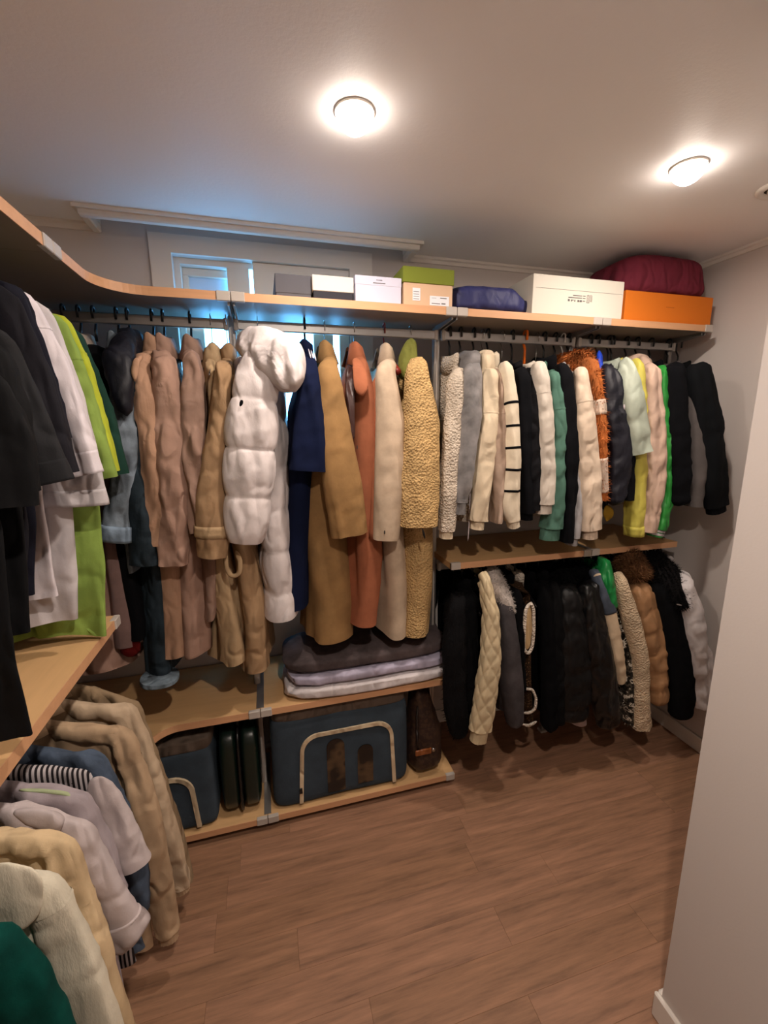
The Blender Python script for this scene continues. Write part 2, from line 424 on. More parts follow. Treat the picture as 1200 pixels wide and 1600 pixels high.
# front-left corner curves: from the left leg (x = LX) round to the back run (y = YS)
cur = fillet(LX + .13, YS - .13, .13, math.pi, math.pi / 2)
board('high corner shelf curving from the left wall to the back wall', 0, 0, 0, 0, ZT,
      poly=[(LX, 1.245)] + cur + [(J[0] - .001, YS), (J[0] - .001, 1.95), (XL + .005, 1.95), (XL + .005, 1.245)],
      edge_poly=[(J[0] - .001, YS)] + cur[::-1] + [(LX, 1.245)], capat=[(J[0] - .022, YS, 'y'), (LX, 1.245 + .022, 'x')]) 
board('high shelf above the white puffer coat, carrying the small boxes', J[0] + .001, J[1] - .001, YS, 1.95, ZT, capat=[(J[0] + .022, YS, 'y'), (J[1] - .022, YS, 'y')])
board('high shelf holding the navy dust bag and cream carton', J[1] + .001, J[2] - .001, YS, 1.95, ZT, capat=[(J[1] + .022, YS, 'y'), (J[2] - .022, YS, 'y')])
board('high shelf holding the orange box, ending at the right wall', J[2] + .001, J[3], YS, 1.95, ZT, capat=[(J[2] + .022, YS, 'y'), (J[3] - .02, YS, 'y')])
board('high shelf along the left wall over the t-shirts', XL + .005, LX, -.6, 1.243, ZT, 'x', edge_poly=[(LX, 1.243), (LX, -.6)], capat=[(LX, 1.243 - .022, 'x')])
JL = 1.395
board('low shelf under the sweatshirts, left board with bare front', J[1] + .001, JL - .001, YS, 1.95, ZLR, capat=[(J[1] + .022, YS, 'y'), (JL - .022, YS, 'y')])
board('low shelf under the bright jackets, ending near the right wall', JL + .001, 1.885, YS, 1.95, ZLR, capat=[(JL + .022, YS, 'y')])
board('low shelf along the left wall between t-shirts and shirts', XL + .005, -.455, -.6, 1.385, ZLR, 'x', edge_poly=[(-.455, 1.385), (-.455, -.6)], capat=[(-.455, 1.385 - .022, 'x')])
cur2 = fillet(-.455 + .10, YS - .10, .10, math.pi, math.pi / 2)
board('knee-high corner shelf below the trench coats', 0, 0, 0, 0, ZM,
      poly=[(-.455, 1.40)] + cur2 + [(J[0] - .001, YS), (J[0] - .001, 1.95), (XL + .005, 1.95), (XL + .005, 1.40)],
      edge_poly=[(J[0] - .001, YS)] + cur2[::-1] + [(-.455, 1.40)], capat=[(J[0] - .022, YS, 'y')])
board('knee-high shelf carrying the folded bedding', J[0] + .001, .752, YS, 1.95, ZM, capat=[(J[0] + .022, YS, 'y'), (.752 - .022, YS, 'y')])
board('bottom shelf carrying the green suitcase', -.455, J[0] - .001, YS, 1.95, ZB, capat=[(J[0] - .022, YS, 'y')])
board('bottom shelf carrying the large blue-grey storage bag', J[0] + .001, .752, YS, 1.95, ZB, capat=[(J[0] + .022, YS, 'y'), (.752 - .022, YS, 'y')])

def post(x, y, z1, label):
    t = empty('shelf_post', (x, y, 0)); tag(t, label, 'post', 'aluminium uprights')
    MB().box((-.013, -.013, .012), (.013, .013, z1), .003).build('upright', M_alu, t)
    MB().box((-.003, -.0145, .05), (.003, -.0128, z1 - .03)).build('slot_strip', M_cap, t)
    MB().box((-.02, -.02, 0), (.02, .02, .014), .003).build('foot', M_cap, t)
RY, RZ = 1.712, 1.977            # back rail
PYY = 1.748
post(J[0] - .012, PYY, ZT - TH - .002, 'aluminium upright left of the white puffer coat')
post(J[1] - .0, PYY, ZT - TH - .002, 'aluminium upright right of the sherpa coat')
post(J[2] + .012, PYY, ZT - TH - .002, 'aluminium upright behind the rust fur jacket')
post(1.915, PYY, ZT - TH - .002, 'aluminium upright next to the right wall')
post(-.66, 1.40, ZT - TH - .002, 'aluminium upright behind the t-shirts at left')
def bracket(x, y0, y1, z, label, ax='y'):
    t = empty('shelf_bracket', (x, y0, z)); tag(t, label, 'bracket', 'shelf brackets')
    L = y1 - y0
    MB().quadprism([(-.012, .02, 0), (-.012, L, 0), (-.012, L, -.022), (-.012, .02, -.01)], (.006, 0, 0)).build('arm', M_alu, t)
    MB().quadprism([(.006, .02, 0), (.006, L, 0), (.006, L, -.022), (.006, .02, -.01)], (.006, 0, 0)).build('arm', M_alu, t)
    MB().box((-.014, .015, TH + .0005), (.014, L + .18, TH + .0022)).build('top_strip', M_alu, t)
names = ['left of the puffer coat', 'right of the sherpa coat', 'behind the rust fur jacket', 'near the right wall']
for i, x in enumerate(J):
    bracket(x - (.02 if i == 3 else 0), YS, 1.735, ZT - TH, 'aluminium arm under the high shelf, ' + names[i])
bracket(J[0], YS, 1.735, ZM - TH, 'aluminium arm with grey strip across the knee-high shelf')
bracket(J[0], YS, 1.735, ZB - TH + .0, 'aluminium arm with grey strip across the bottom shelf')
bracket(JL, YS, 1.735, ZLR - TH, 'aluminium arm in the middle of the low shelf over the coats')
def rail(p0, p1, label):
    p0 = np.array(p0); p1 = np.array(p1); t = empty('clothes_rail', p0); tag(t, label, 'rail', 'flat metal clothes rails')
    L = np.linalg.norm(p1 - p0)
    if abs(p1[0] - p0[0]) > abs(p1[1] - p0[1]):
        f = lambda s: [(s, -.007, -.014), (s, -.004, -.017), (s, .004, -.017), (s, .007, -.014), (s, .007, .014), (s, .004, .017), (s, -.004, .017), (s, -.007, .014)]
    else:
        f = lambda s: [(-.007, s, -.014), (-.004, s, -.017), (.004, s, -.017), (.007, s, -.014), (.007, s, .014), (.004, s, .017), (-.004, s, .017), (-.007, s, .014)]
    MB().rings([f(0), f(L)], smooth=False).build('tube', M_alu, t)
    bx_ = abs(p1[0] - p0[0]) > abs(p1[1] - p0[1])
    for s in (0, L):
        h = (.008, .010, .020) if bx_ else (.010, .008, .020); c = (s, 0, 0) if bx_ else (0, s, 0)
        MB().box([c[i] - h[i] for i in range(3)], [c[i] + h[i] for i in range(3)], .003).build('end_socket', M_cap, t)
rail((-.64, RY, RZ), (J[0] - .03, RY, RZ), 'flat metal rail in the corner carrying the trench coats')
rail((J[0] + .004, RY, RZ), (J[1] - .016, RY, RZ), 'flat metal rail carrying the puffer and wool coats')
rail((J[1] + .016, RY, RZ), (J[2] - .004, RY, RZ), 'flat metal rail carrying the sweatshirts')
rail((J[2] + .028, RY, RZ), (1.90, RY, RZ), 'flat metal rail carrying the bright jackets by the right wall')
RZ2 = 1.003
rail((J[1] + .016, RY, RZ2), (1.90, RY, RZ2), 'flat metal rail under the low shelf carrying dark coats')
RXL = -.645
rail((RXL, -.5, RZ), (RXL, 1.386, RZ), 'flat metal rail along the left wall carrying t-shirts')
rail((RXL, -.5, RZ2 - .01), (RXL, 1.36, RZ2 - .01), 'flat metal rail under the left shelf carrying shirts')

# ---------------------------------------------------------------- boxes and bags on the high shelf
def rbox_grid(lo, hi, r=.02, n=10, p=5.0):
    """rounded soft box as a deformed sphere grid: returns rings"""
    lo = np.array(lo, float); hi = np.array(hi, float); c = (lo + hi) / 2; h = (hi - lo) / 2
    nu, nv = n * 4, n * 3; R = []
    for i in range(nv + 1):
        ph = -math.pi / 2 + math.pi * i / nv
        row = []
        for j in range(nu):
            t = 2 * math.pi * j / nu
            f = lambda a, e: math.copysign(abs(a) ** e, a)
            e = 2 / p
            cz, sz = f(math.cos(ph), e), f(math.sin(ph), e)
            row.append((c[0] + h[0] * cz * f(math.cos(t), e), c[1] + h[1] * cz * f(math.sin(t), e), c[2] + h[2] * sz))
        R.append(row)
    return np.array(R)
ZS = ZT + .0006
def box_thing(name, label, cat, lo, hi, mat, lid=None, lid_h=.0, lid_o=.003, group=None, front=None):
    lo = np.array(lo); hi = np.array(hi); c = np.array([(lo[0] + hi[0]) / 2, (lo[1] + hi[1]) / 2, lo[2]])
    t = empty(name, c); tag(t, label, cat, group); a, b = lo - c, hi - c
    bb = b.copy()
    if lid: bb[2] -= .004
    MB().box(a, bb, .0015).build('box_body', mat, t)
    if lid:
        MB().box((a[0] - lid_o, a[1] - lid_o, b[2] - lid_h), (b[0] + lid_o, b[1] + lid_o, b[2]), .0015).build('lid', lid, t)
    return t
YBX = 1.572
def bx(p0, p1, ptop, y=YBX, zb=None):
    pm = (p0 + p1) / 2
    return PY(p0, ptop, y)[0], PY(p1, ptop, y)[0], PY(pm, ptop, y)[2]
M_greybox = M_card('grey_card', (98, 94, 95)); M_cream = M_card('cream_card', (222, 208, 190)); M_darkcard = M_card('dark_card', (52, 50, 54))
M_white = M_card('white_card', (206, 198, 204)); M_tan = M_card('tan_card', (218, 178, 140)); M_green = M_card('green_card', (122, 128, 46), .8)
M_paper = M_card('label_paper', (232, 226, 220)); M_print = M_card('grey_print', (110, 104, 98)); M_or = M_card('orange_card', (222, 118, 34), .6)
M_carton = M_card('cream_carton', (214, 202, 180))
x0, x1, z = bx(430, 485, 429, 1.60)
box_thing('shoe_box', 'low dark grey cardboard box, leftmost on the high shelf', 'box', (x0, 1.60, ZS), (x1, 1.84, z), M_greybox, M_greybox, z - ZS - .022, .002)
x0, x1, z = bx(489, 551, 431, 1.575)
box_thing('shoe_box', 'low dark box with a cream lid beside the grey box', 'box', (x0, 1.578, ZS), (x1, 1.83, z), M_darkcard, M_cream, (z - ZS) * .62, .003)
x0, x1, z = bx(555, 627, 432)
t = box_thing('shoe_box', 'plain white cardboard box with tiny print between cream-lid and green-lid boxes', 'box', (x0, YBX, ZS), (x1, 1.86, z), M_white, M_white, .03, .001)
hw = (x1 - x0) / 2
def prints(t, rects, y, mat=None, name='printed_line'):
    for (a, b, c, d) in rects: MB().box((a, y - .0008, c), (b, y + .0004, d)).build(name, mat or M_print, t)
def letters(txt, x, z, y, size, mat, parent, name='printed_text'):
    cu = bpy.data.curves.new(name, 'FONT'); cu.body = txt; cu.size = size; cu.extrude = .0003; cu.align_x = 'CENTER'
    o = bpy.data.objects.new(name, cu); COL.objects.link(o); dg = bpy.context.evaluated_depsgraph_get()
    me = bpy.data.meshes.new_from_object(o.evaluated_get(dg)); bpy.data.objects.remove(o); me.materials.clear(); me.materials.append(mat)
    q = link(name, me, parent, (x, y, z)); q.rotation_euler = (math.pi / 2, 0, 0); return q
yf = YBX - 1.716 - .001
prints(t, [(-.02, .024, .066, .0685)], (YBX - (YBX + 1.86) / 2) - .001)
prints(t, [(-.008 + k * .0045, -.0055 + k * .0045, .0755, .0785) for k in range(5)], (YBX - (YBX + 1.86) / 2) - .001, M_greybox)
x0, x1, z = bx(631, 708, 419)
t = box_thing('shoe_box', 'tan cardboard box with an olive green lid and two white stickers', 'box', (x0, YBX, ZS), (x1, 1.87, z), M_tan, M_green, .052, .004)
ym = YBX - (YBX + 1.87) / 2
hw = (x1 - x0) / 2
prints(t, [(-hw + .033, -hw + .062, .02, .062)], ym - .0004, M_paper, 'sticker'); prints(t, [(.005, hw - .014, .008, .04)], ym - .0004, M_paper, 'sticker')
prints(t, [(-hw + .036, -hw + .057, .025 + k * .008, .0265 + k * .008) for k in range(4)], ym - .001)
prints(t, [(.012, .045, .013, .0155), (.05, .066, .013, .017), (.045, .07, .032, .035), (.012, .03, .032, .033)], ym - .001)
# cream carton
x0, x1, z = bx(833, 976, 434, 1.560)
t = box_thing('carton', 'long cream cardboard carton with small black print, left of the orange box', 'box', (x0, 1.557, ZS + .001), (x1, 1.86, z), M_carton)
ym = 1.557 - (1.557 + 1.86) / 2; hw = (x1 - x0) / 2
prints(t, [(-hw + .012, hw - .006, .093, .0937)], ym - .0002, M_print, 'fold_line')
px_ = -.052
prints(t, [(-.05 + .0, .012, .066, .0685), (-.03, .012, .0745, .077), (.017, .028, .066, .0685), (.017, .028, .0745, .077), (.017, .028, .056, .058)], ym - .0006)
prints(t, [(-.052, -.044, .053, .0605), (-.037, -.033, .053, .060), (-.031, -.027, .056, .060), (-.022, -.018, .053, .060), (-.008, .0, .053, .060), (.003, .012, .053, .060)], ym - .0006, M_print, 'printed_symbol')
for k in range(6):
    z0 = .079 - k * .0052; f = 1 if k < 5 else .5
    MB().tube([(.034 + u * .0066 * f, ym - .0006, z0 + (.0016 if j % 2 else -.0016)) for j, u in enumerate(range(5))], .0009, 4).build('printed_wave', M_print, t)
# orange box
yo = 1.575
x0, x1, z = bx(977, 1116, 459, yo)
x1 = min(x1, 1.965)
t = box_thing('gift_box', 'large flat orange gift box under the maroon bag', 'box', (x0 + .004, yo, ZS), (x1, 1.90, z), M_or)
z_or = z
prints(t, [(-.02 + k * .009, -.014 + k * .009, .065, .068) for k in range(5)], yo - (yo + 1.90) / 2 - .0004, M_card('orange_dark', (190, 100, 32)), 'printed_letter')
def soft_bag(name, label, cat, R, mat, c, parts=None):
    t = empty(name, c); tag(t, label, cat)
    o = MB().rings(R - np.array(c)).build('bag_body', mat, t); return t
def wrinkle(R, amp, sc, seed=0, c=None):
    c = R.reshape(-1, 3).mean(0) if c is None else c
    d = R - c; d /= np.linalg.norm(d, axis=2)[..., None] + 1e-6
    return R + d * (amp * vnoise(R * sc, seed) + amp * .5 * vnoise(R * sc * 2.3, seed + 5))[..., None]
# navy dust bag
xa, xb, zt_ = PY(713, 440, 1.57)[0], PY(838, 470, 1.57)[0], PY(770, 442, 1.57)[2]
R = rbox_grid((xa, 1.572, ZS), (xb, 1.85, zt_), n=16, p=4.2)
R = wrinkle(R, .006, (14, 9, 22), 3)
k = (R[..., 0] - xa) / (xb - xa)
R[..., 2] = np.where(k > .72, ZS + (R[..., 2] - ZS) * (1 - .55 * (k - .72) / .28), R[..., 2])
R[..., 0] += np.where((k > .9), .028 * (1 - np.abs(R[..., 2] - (ZS + .045)) / .06), 0)
R[..., 2] = np.maximum(R[..., 2], ZS)
M_navy = fab('nylon', (44, 46, 88))
t = soft_bag('dust_bag', 'navy blue fabric dust bag lying between the tan box and cream carton', 'bag', R, M_navy, np.array([(xa + xb) / 2, 1.7, ZS]))
MB().tube([(xb - (xa + xb) / 2 + .024, -.128 + .02 * i, .048 + .004 * math.sin(i)) for i in range(8)], .0018, 6).build('drawstring', M_cream, t)
# maroon bag on the orange box
xa, xb = PY(985, 450, 1.575)[0], 1.955
zt_ = H - .012
R = rbox_grid((xa, 1.58, z_or + .001), (xb, 1.90, zt_ - .01), n=16, p=5)
R = wrinkle(R, .004, (12, 9, 20), 8)
k = np.clip((R[..., 2] - z_or) / (zt_ - z_or), 0, 1)
R[..., 1] += .02 * k; R[..., 0] += .03 * k * (R[..., 0] < (xa + xb) / 2) - .022 * k * (R[..., 0] > (xa + xb) / 2)
R[..., 2] = np.clip(R[..., 2], z_or + .001, H - .004)
soft_bag('dust_bag', 'maroon fabric dust bag lying on the orange gift box', 'bag', R, fab('cotton', (116, 42, 54)), np.array([(xa + xb) / 2, 1.74, z_or]))

# ---------------------------------------------------------------- bedding on the knee-high shelf
def folded(name, label, x0, x1, y0, y1, z0, z1, mat, layers, seed, sag=.006):
    c = np.array([(x0 + x1) / 2, (y0 + y1) / 2, z0]); t = empty(name, c); tag(t, label, 'bedding', 'folded bedding on the knee-high shelf')
    lh = (z1 - z0) / layers
    for i in range(layers):
        a = z0 + lh * i
        R = rbox_grid((x0 + .004 * (i % 2), y0 + .003 * ((i + 1) % 2), a + .0003), (x1 - .006 * (i % 2), y1, a + lh), n=15, p=4.5)
        dz = .5 * sag * vnoise(R * np.array([7, 5, 3]), seed)
        w = vnoise(R * np.array([26, 26, 60]), seed + i)
        R[..., 1] += np.where(R[..., 1] < (y0 + .06), .004 * w, 0)
        R[..., 0] += np.where(R[..., 0] < (x0 + .06), .006 * w, 0) + np.where(R[..., 0] > (x1 - .06), .006 * w, 0)
        R[..., 2] = np.clip(R[..., 2] + dz + .003 * w, z0 + .0002, None)
        MB().rings(R - c).build('fold', mat, t)
    return t
zb = ZM + .0006
zl = [zb, zb + .058, zb + .11, zb + .17]
folded('folded_duvet', 'white folded duvet at the bottom of the bedding pile', .02, .775, 1.535, 1.85, zl[0], zl[1], fab('nylon', (214, 200, 190)), 1, 1)
folded('folded_duvet', 'pale lavender folded duvet in the middle of the bedding pile', .035, .762, 1.54, 1.85, zl[1], zl[2], fab('nylon', (180, 168, 178)), 1, 7)
folded('folded_blanket', 'dark taupe fleece blanket on top of the bedding pile', .022, .73, 1.55, 1.85, zl[2], zl[3], fab('velour', (82, 70, 66)), 1, 12)

# ---------------------------------------------------------------- bottom shelf
M_bag = fab('wool', (60, 68, 73)); M_taupe = fab('cotton', (98, 82, 68)); M_zip = fab('cotton', (206, 180, 142))
M_clear, nt, b = base_mat('clear_window', (26, 22, 20), .12, spec=.6)
nt.links.new(ramp(nt, noise(nt, coords(nt), 9, 2), [(.45, (20, 17, 15)), (.58, (84, 66, 46)), (.66, (24, 20, 18))]), b.inputs['Base Color'])
def arch(x0, x1, z0, z1, r, n=8, slant=0):
    P = [(x0 - slant, z0)]
    P += [(x0, z1 - r)] + [(x0 + r - r * math.cos(a), z1 - r + r * math.sin(a)) for a in np.linspace(.15, math.pi / 2, n)]
    P += [(x1 - r + r * math.sin(a), z1 - r + r * math.cos(a)) for a in np.linspace(0, math.pi / 2 - .15, n)] + [(x1, z1 - r), (x1 + slant, z0)]
    return P
def storage_bag(label, x0, x1, y0, y1, z0, z1, zp, wins):
    c = np.array([(x0 + x1) / 2, (y0 + y1) / 2, z0]); t = empty('storage_bag', c); tag(t, label, 'storage bag')
    def R_(a, b, p, seed, amp):
        R = rbox_grid(a, b, n=16, p=p); return wrinkle(R, amp * 1.6, (7, 7, 4), seed) - c
    zl_ = z1 - .045
    MB().rings(R_((x0, y0, z0 + .001), (x1, y1, zl_ + .012), 12, 4, .003)).build('bag_body', M_bag, t)
    MB().rings(R_((x0 + .004, y0 + .004, zl_ - .01), (x1 - .004, y1, z1), 9, 9, .003)).build('lid', M_taupe, t)
    P = arch(*zp, r=.07, slant=.012)
    w = .008; y = y0 - c[1] - .0035
    P3 = np.array([(a - c[0], y, b_ - c[2]) for a, b_ in P])
    Tn = np.gradient(P3, axis=0); Tn /= np.linalg.norm(Tn, axis=1)[:, None]; N = np.stack([-Tn[:, 2], Tn[:, 1] * 0, Tn[:, 0]], 1)
    yo_ = np.array([0, .004, 0])
    R = np.stack([P3 - N * w, P3 - N * w - yo_, P3 + N * w - yo_, P3 + N * w], 1) 
    R[:, 0] += yo_ * 2; R[:, 3] += yo_ * 2
    zp_ = MB().rings(R, smooth=False).build('zipper', M_zip, t)
    MB().box((P3[0][0] - .006, y - .008, P3[0][2] + .05), (P3[0][0] + .006, y - .003, P3[0][2] + .075), .001).build('zipper_pull', M_black, zp_)
    for a, b_, q, s in wins:
        rr = (b_ - a) * .48
        pts = [(a, q)] + [(a + rr - rr * math.cos(u), s - rr + rr * math.sin(u)) for u in np.linspace(0, math.pi / 2, 6)] + [(b_ - rr + rr * math.sin(u), s - rr + rr * math.cos(u)) for u in np.linspace(0, math.pi / 2, 6)] + [(b_, q)]
        MB().quadprism([(u - c[0], y - .001, v - c[2]) for u, v in pts], (0, .006, 0)).build('clear_window', M_clear, t)
    return t
zs = ZB + .0006
storage_bag('large blue-grey fabric storage bag with cream zipper arch on the bottom shelf', -.048, .535, 1.565, 1.90, zs, ZM - TH - .012,
            (.075, .455, zs + .02, zs + .325), [(.175, .25, zs + .04, zs + .29), (.305, .372, zs + .05, zs + .235)])
storage_bag('smaller blue-grey storage bag with cream zipper in the dark corner, left of the suitcase', -.60, -.262, 1.565, 1.90, zs, zs + .40,
            (-.56, -.345, zs + .02, zs + .25), [])
# green suitcase
M_suit, _, _ = base_mat('green_shell', (12, 30, 24), .32, spec=.5)
xa, xb = -.248, -.092
c = np.array([(xa + xb) / 2, 1.72, zs]); t = empty('suitcase', c); tag(t, 'dark green hard suitcase standing between the two storage bags', 'suitcase')
for a, b_ in ((xa, c[0] - .003), (c[0] + .003, xb)):
    R = rbox_grid((a, 1.575, zs + .012), (b_, 1.90, zs + .38), n=14, p=5) - c
    R[..., 0] = np.clip(R[..., 0], a - c[0] + .0, b_ - c[0])
    MB().rings(R).build('shell', M_suit, t)
R = rbox_grid((c[0] - .007, 1.568, zs + .004), (c[0] + .007, 1.905, zs + .388), n=14, p=6) - c
MB().rings(R).build('seam_strip', M_black, t)
MB().tube([(0, -.09, .386), (0, -.085, .41), (0, -.03, .414), (0, .03, .414), (0, .085, .41), (0, .09, .386)], .007, 8).build('handle', M_black, t)
# brown bag
M_mono = fab('mono', (46, 30, 24), (66, 46, 32))
c = np.array([.635, 1.66, zs]); t = empty('handbag', c); tag(t, 'dark brown patterned soft bag with tan tab, right end of the bottom shelf', 'bag')
zz_ = np.linspace(0, 1, 26); th = np.linspace(0, 2 * np.pi, 40, endpoint=False); R = []
for u in zz_:
    wx_ = .086 * (1 - .0 * u) * (1 - .55 * max(0, (u - .45) / .55)) * min(1, .42 + 4.2 * u ** .8) ; wy_ = .10 * (1 - .5 * u) * min(1, .5 + 5 * u)
    R.append(np.stack([np.sign(np.cos(th)) * np.abs(np.cos(th)) ** .8 * wx_ - .035 * max(0, u - .4), np.sin(th) * wy_, np.full(40, u * .40)], 1))
R = np.array(R); R += (.006 * vnoise(R * 22, 4) + .003 * vnoise(R * 60, 9))[..., None] * np.array([1, 1, .3]); R[..., 2] = np.maximum(R[..., 2], .0)
MB().rings(R).build('bag_body', M_mono, t)
MB().box((-.075, -.117, .135), (.0, -.108, .165), .004).build('leather_tab', fab('leather', (150, 84, 40)), t)
MB().lathe([(.0, 0), (.008, .001), (.009, .006), (.0, .008)], c=(0, 0, 0), k=16).build('rivet', M_wire, t, (.01, -.108, .15)).rotation_euler = (math.pi / 2, 0, 0)
MB().tube([(-.03, -.03, .37), (-.05, -.06, .30), (-.062, -.095, .2), (-.06, -.108, .15)], .006, 8).build('strap', fab('leather', (30, 20, 16)), t)

# ---------------------------------------------------------------- hangers
_hm = {}
def hanger(kind, axis, X, z, label, drop=.088, group=None):
    mats = {'black': M_black, 'wire': M_wire, 'red': M_red, 'orange': M_orange, 'white': M_white_pl}
    nm = {'black': 'black_hanger', 'wire': 'wire_hanger', 'red': 'red_hanger', 'orange': 'orange_hanger', 'white': 'white_hanger'}[kind]
    key = (kind, axis == 'B', round(drop, 3))
    r = {'black': .004, 'wire': .0015, 'red': .003, 'orange': .0055, 'white': .003}[kind]
    if key not in _hm:
        def ax(u, v, w): return (v, u, w) if axis == 'B' else (u, v, w)     # u runs along the shoulders, v across
        P = [(.013, 0, -.012)] + [(.014 * math.cos(a), 0, .014 + .013 * math.sin(a)) for a in np.linspace(0, math.pi, 9)] + [(-.014, 0, -.005), (-.0135, 0, -.022), (-.006, 0, -.036), (0, 0, -.048), (0, 0, -drop + .01)]
        hook = MB().tube([ax(-u, v, w + .004 + r) for u, v, w in P], r, 7).mesh('hook', M_wire if kind == 'wire' else mats[kind])
        A = [(u, 0, -drop - .012 - .30 * max(0, abs(u) - .015) - 1.1 * max(0, abs(u) - .12) ** 1.6) for u in np.linspace(-.185, .185, 25)]
        k = {'wire': .002, 'red': .008, 'orange': .007}.get(kind, .0055)
        arm = MB().tube([ax(*p) for p in A], [k * (1.5 if kind == 'red' else 1)] * 25, 8)
        bar = MB().tube([ax(u, 0, A[0][2]) for u in np.linspace(-.183, .183, 5)], .002 if kind == 'wire' else .0035, 6)
        _hm[key] = (hook, arm.mesh('shoulder_arm', mats[kind]), bar.mesh('trouser_bar', mats[kind]))
    loc = (X, RY, z) if axis == 'B' else (RXL, X, z)
    t = empty(nm, loc); tag(t, label, 'hanger', group or {'black': 'black plastic', 'wire': 'thin wire'}.get(kind, 'coloured') + ' hangers on the rails')
    for n_, me in zip(('hook', 'shoulder_arm', 'trouser_bar'), _hm[key]): link(n_, me, t)
    return t

# ---------------------------------------------------------------- garments
def smooth_path(A, n, it=3):
    A = np.array(A, float); d = np.r_[0, np.cumsum(np.linalg.norm(np.diff(A[:, :3], axis=0), axis=1))]
    s = np.linspace(0, d[-1], n); B = np.stack([np.interp(s, d, A[:, k]) for k in range(A.shape[1])], 1)
    for _ in range(it):
        B[1:-1] = .25 * B[:-2] + .5 * B[1:-1] + .25 * B[2:]
    return B, s
def style_disp(style, s, th, L, per=.13, amp=None):
    """outward displacement for quilting; s along, th around"""
    if style == 'puffer':
        q = np.abs(np.sin(np.pi * s / per)); return (amp or .016) * (q ** .45 - .75)
    if style == 'quilt':
        a = s / .085; b = th / (2 * np.pi) * 5
        q = np.minimum(np.abs(np.sin(np.pi * (a + b))), np.abs(np.sin(np.pi * (a - b)))); return (amp or .009) * (q ** .4 - .7)
    return 0 * (s + th)
def ridged(p, seed):
    return 1 - 2.6 * np.abs(vnoise(p, seed))
def tube_rings(path, depth, n=44, k=30, fold=.0, style=None, seed=0, per=.13, round0=True, round1=False, amp=None, phase=0, ridge=0, wr=1.0, mode='Y', dramp=0):
    """path: (x,y,z,width). cross-section: width across, depth along world y (mode Y) or across x (mode X)"""
    P, s = smooth_path(path, n); T = np.gradient(P[:, :3], axis=0); T /= np.linalg.norm(T, axis=1)[:, None]
    th = np.linspace(0, 2 * np.pi, k, endpoint=False); Y = np.array([0, 1., 0]); R = []
    L = s[-1]
    for i in range(n):
        if mode == 'X':
            side = np.array([1., 0, 0]); side = side - T[i] * T[i][0]; side /= np.linalg.norm(side); up = np.cross(side, T[i])
        else:
            side = np.cross(T[i], Y); nn = np.linalg.norm(side)
            side = side / nn if nn > .2 else np.array([1., 0, 0])
            up = np.cross(side, T[i]); up /= np.linalg.norm(up)
        a, b = P[i, 3] / 2, depth
        if dramp: b = depth * min(1, .35 + .65 * s[i] / dramp)
        e = 1.0
        if round0: e *= min(1, (s[i] / (.03)) ** .5 * .75 + .25) if s[i] < .03 else 1
        if round1: e *= min(1, ((L - s[i]) / .02) ** .5 * .9 + .1) if s[i] > L - .02 else 1
        ce, se = np.cos(th), np.sin(th)
        ce = np.sign(ce) * np.abs(ce) ** .85; se = np.sign(se) * np.abs(se) ** .85
        d = style_disp(style, s[i] + phase, th, L, per, amp) + ridge * np.cos(th * (k // 3))
        R.append(P[i, :3] + ((a * e + d) * ce)[:, None] * side + ((b * e + d) * se)[:, None] * up)
    R = np.array(R)
    if fold:
        c = R.mean(1, keepdims=True); o = R - c; o /= np.linalg.norm(o, axis=2)[..., None] + 1e-9
        Q = R - R[0, 0]
        D = np.stack([Q[..., 0] + .12 * Q[..., 2], Q[..., 1] - .1 * Q[..., 2], Q[..., 2]], -1)
        nn = ridged(D * np.array([24, 24, 1.7 * wr]) + seed * 3.1, seed) * .8 + ridged(np.stack([Q[..., 0] - .8 * Q[..., 2], Q[..., 1], Q[..., 2]], -1) * np.array([16, 16, 15 * wr]) + seed, seed + 1) * .4 + vnoise(Q * 45 + seed, seed + 4) * .15
        # creases sink the broad faces, the outline stays calm
        se = np.abs(np.sin(th))[None, :, None] * .92 + .08
        R = R + o * (fold * nn)[..., None] * np.clip(s / .06, 0, 1)[:, None, None] * se
    return R
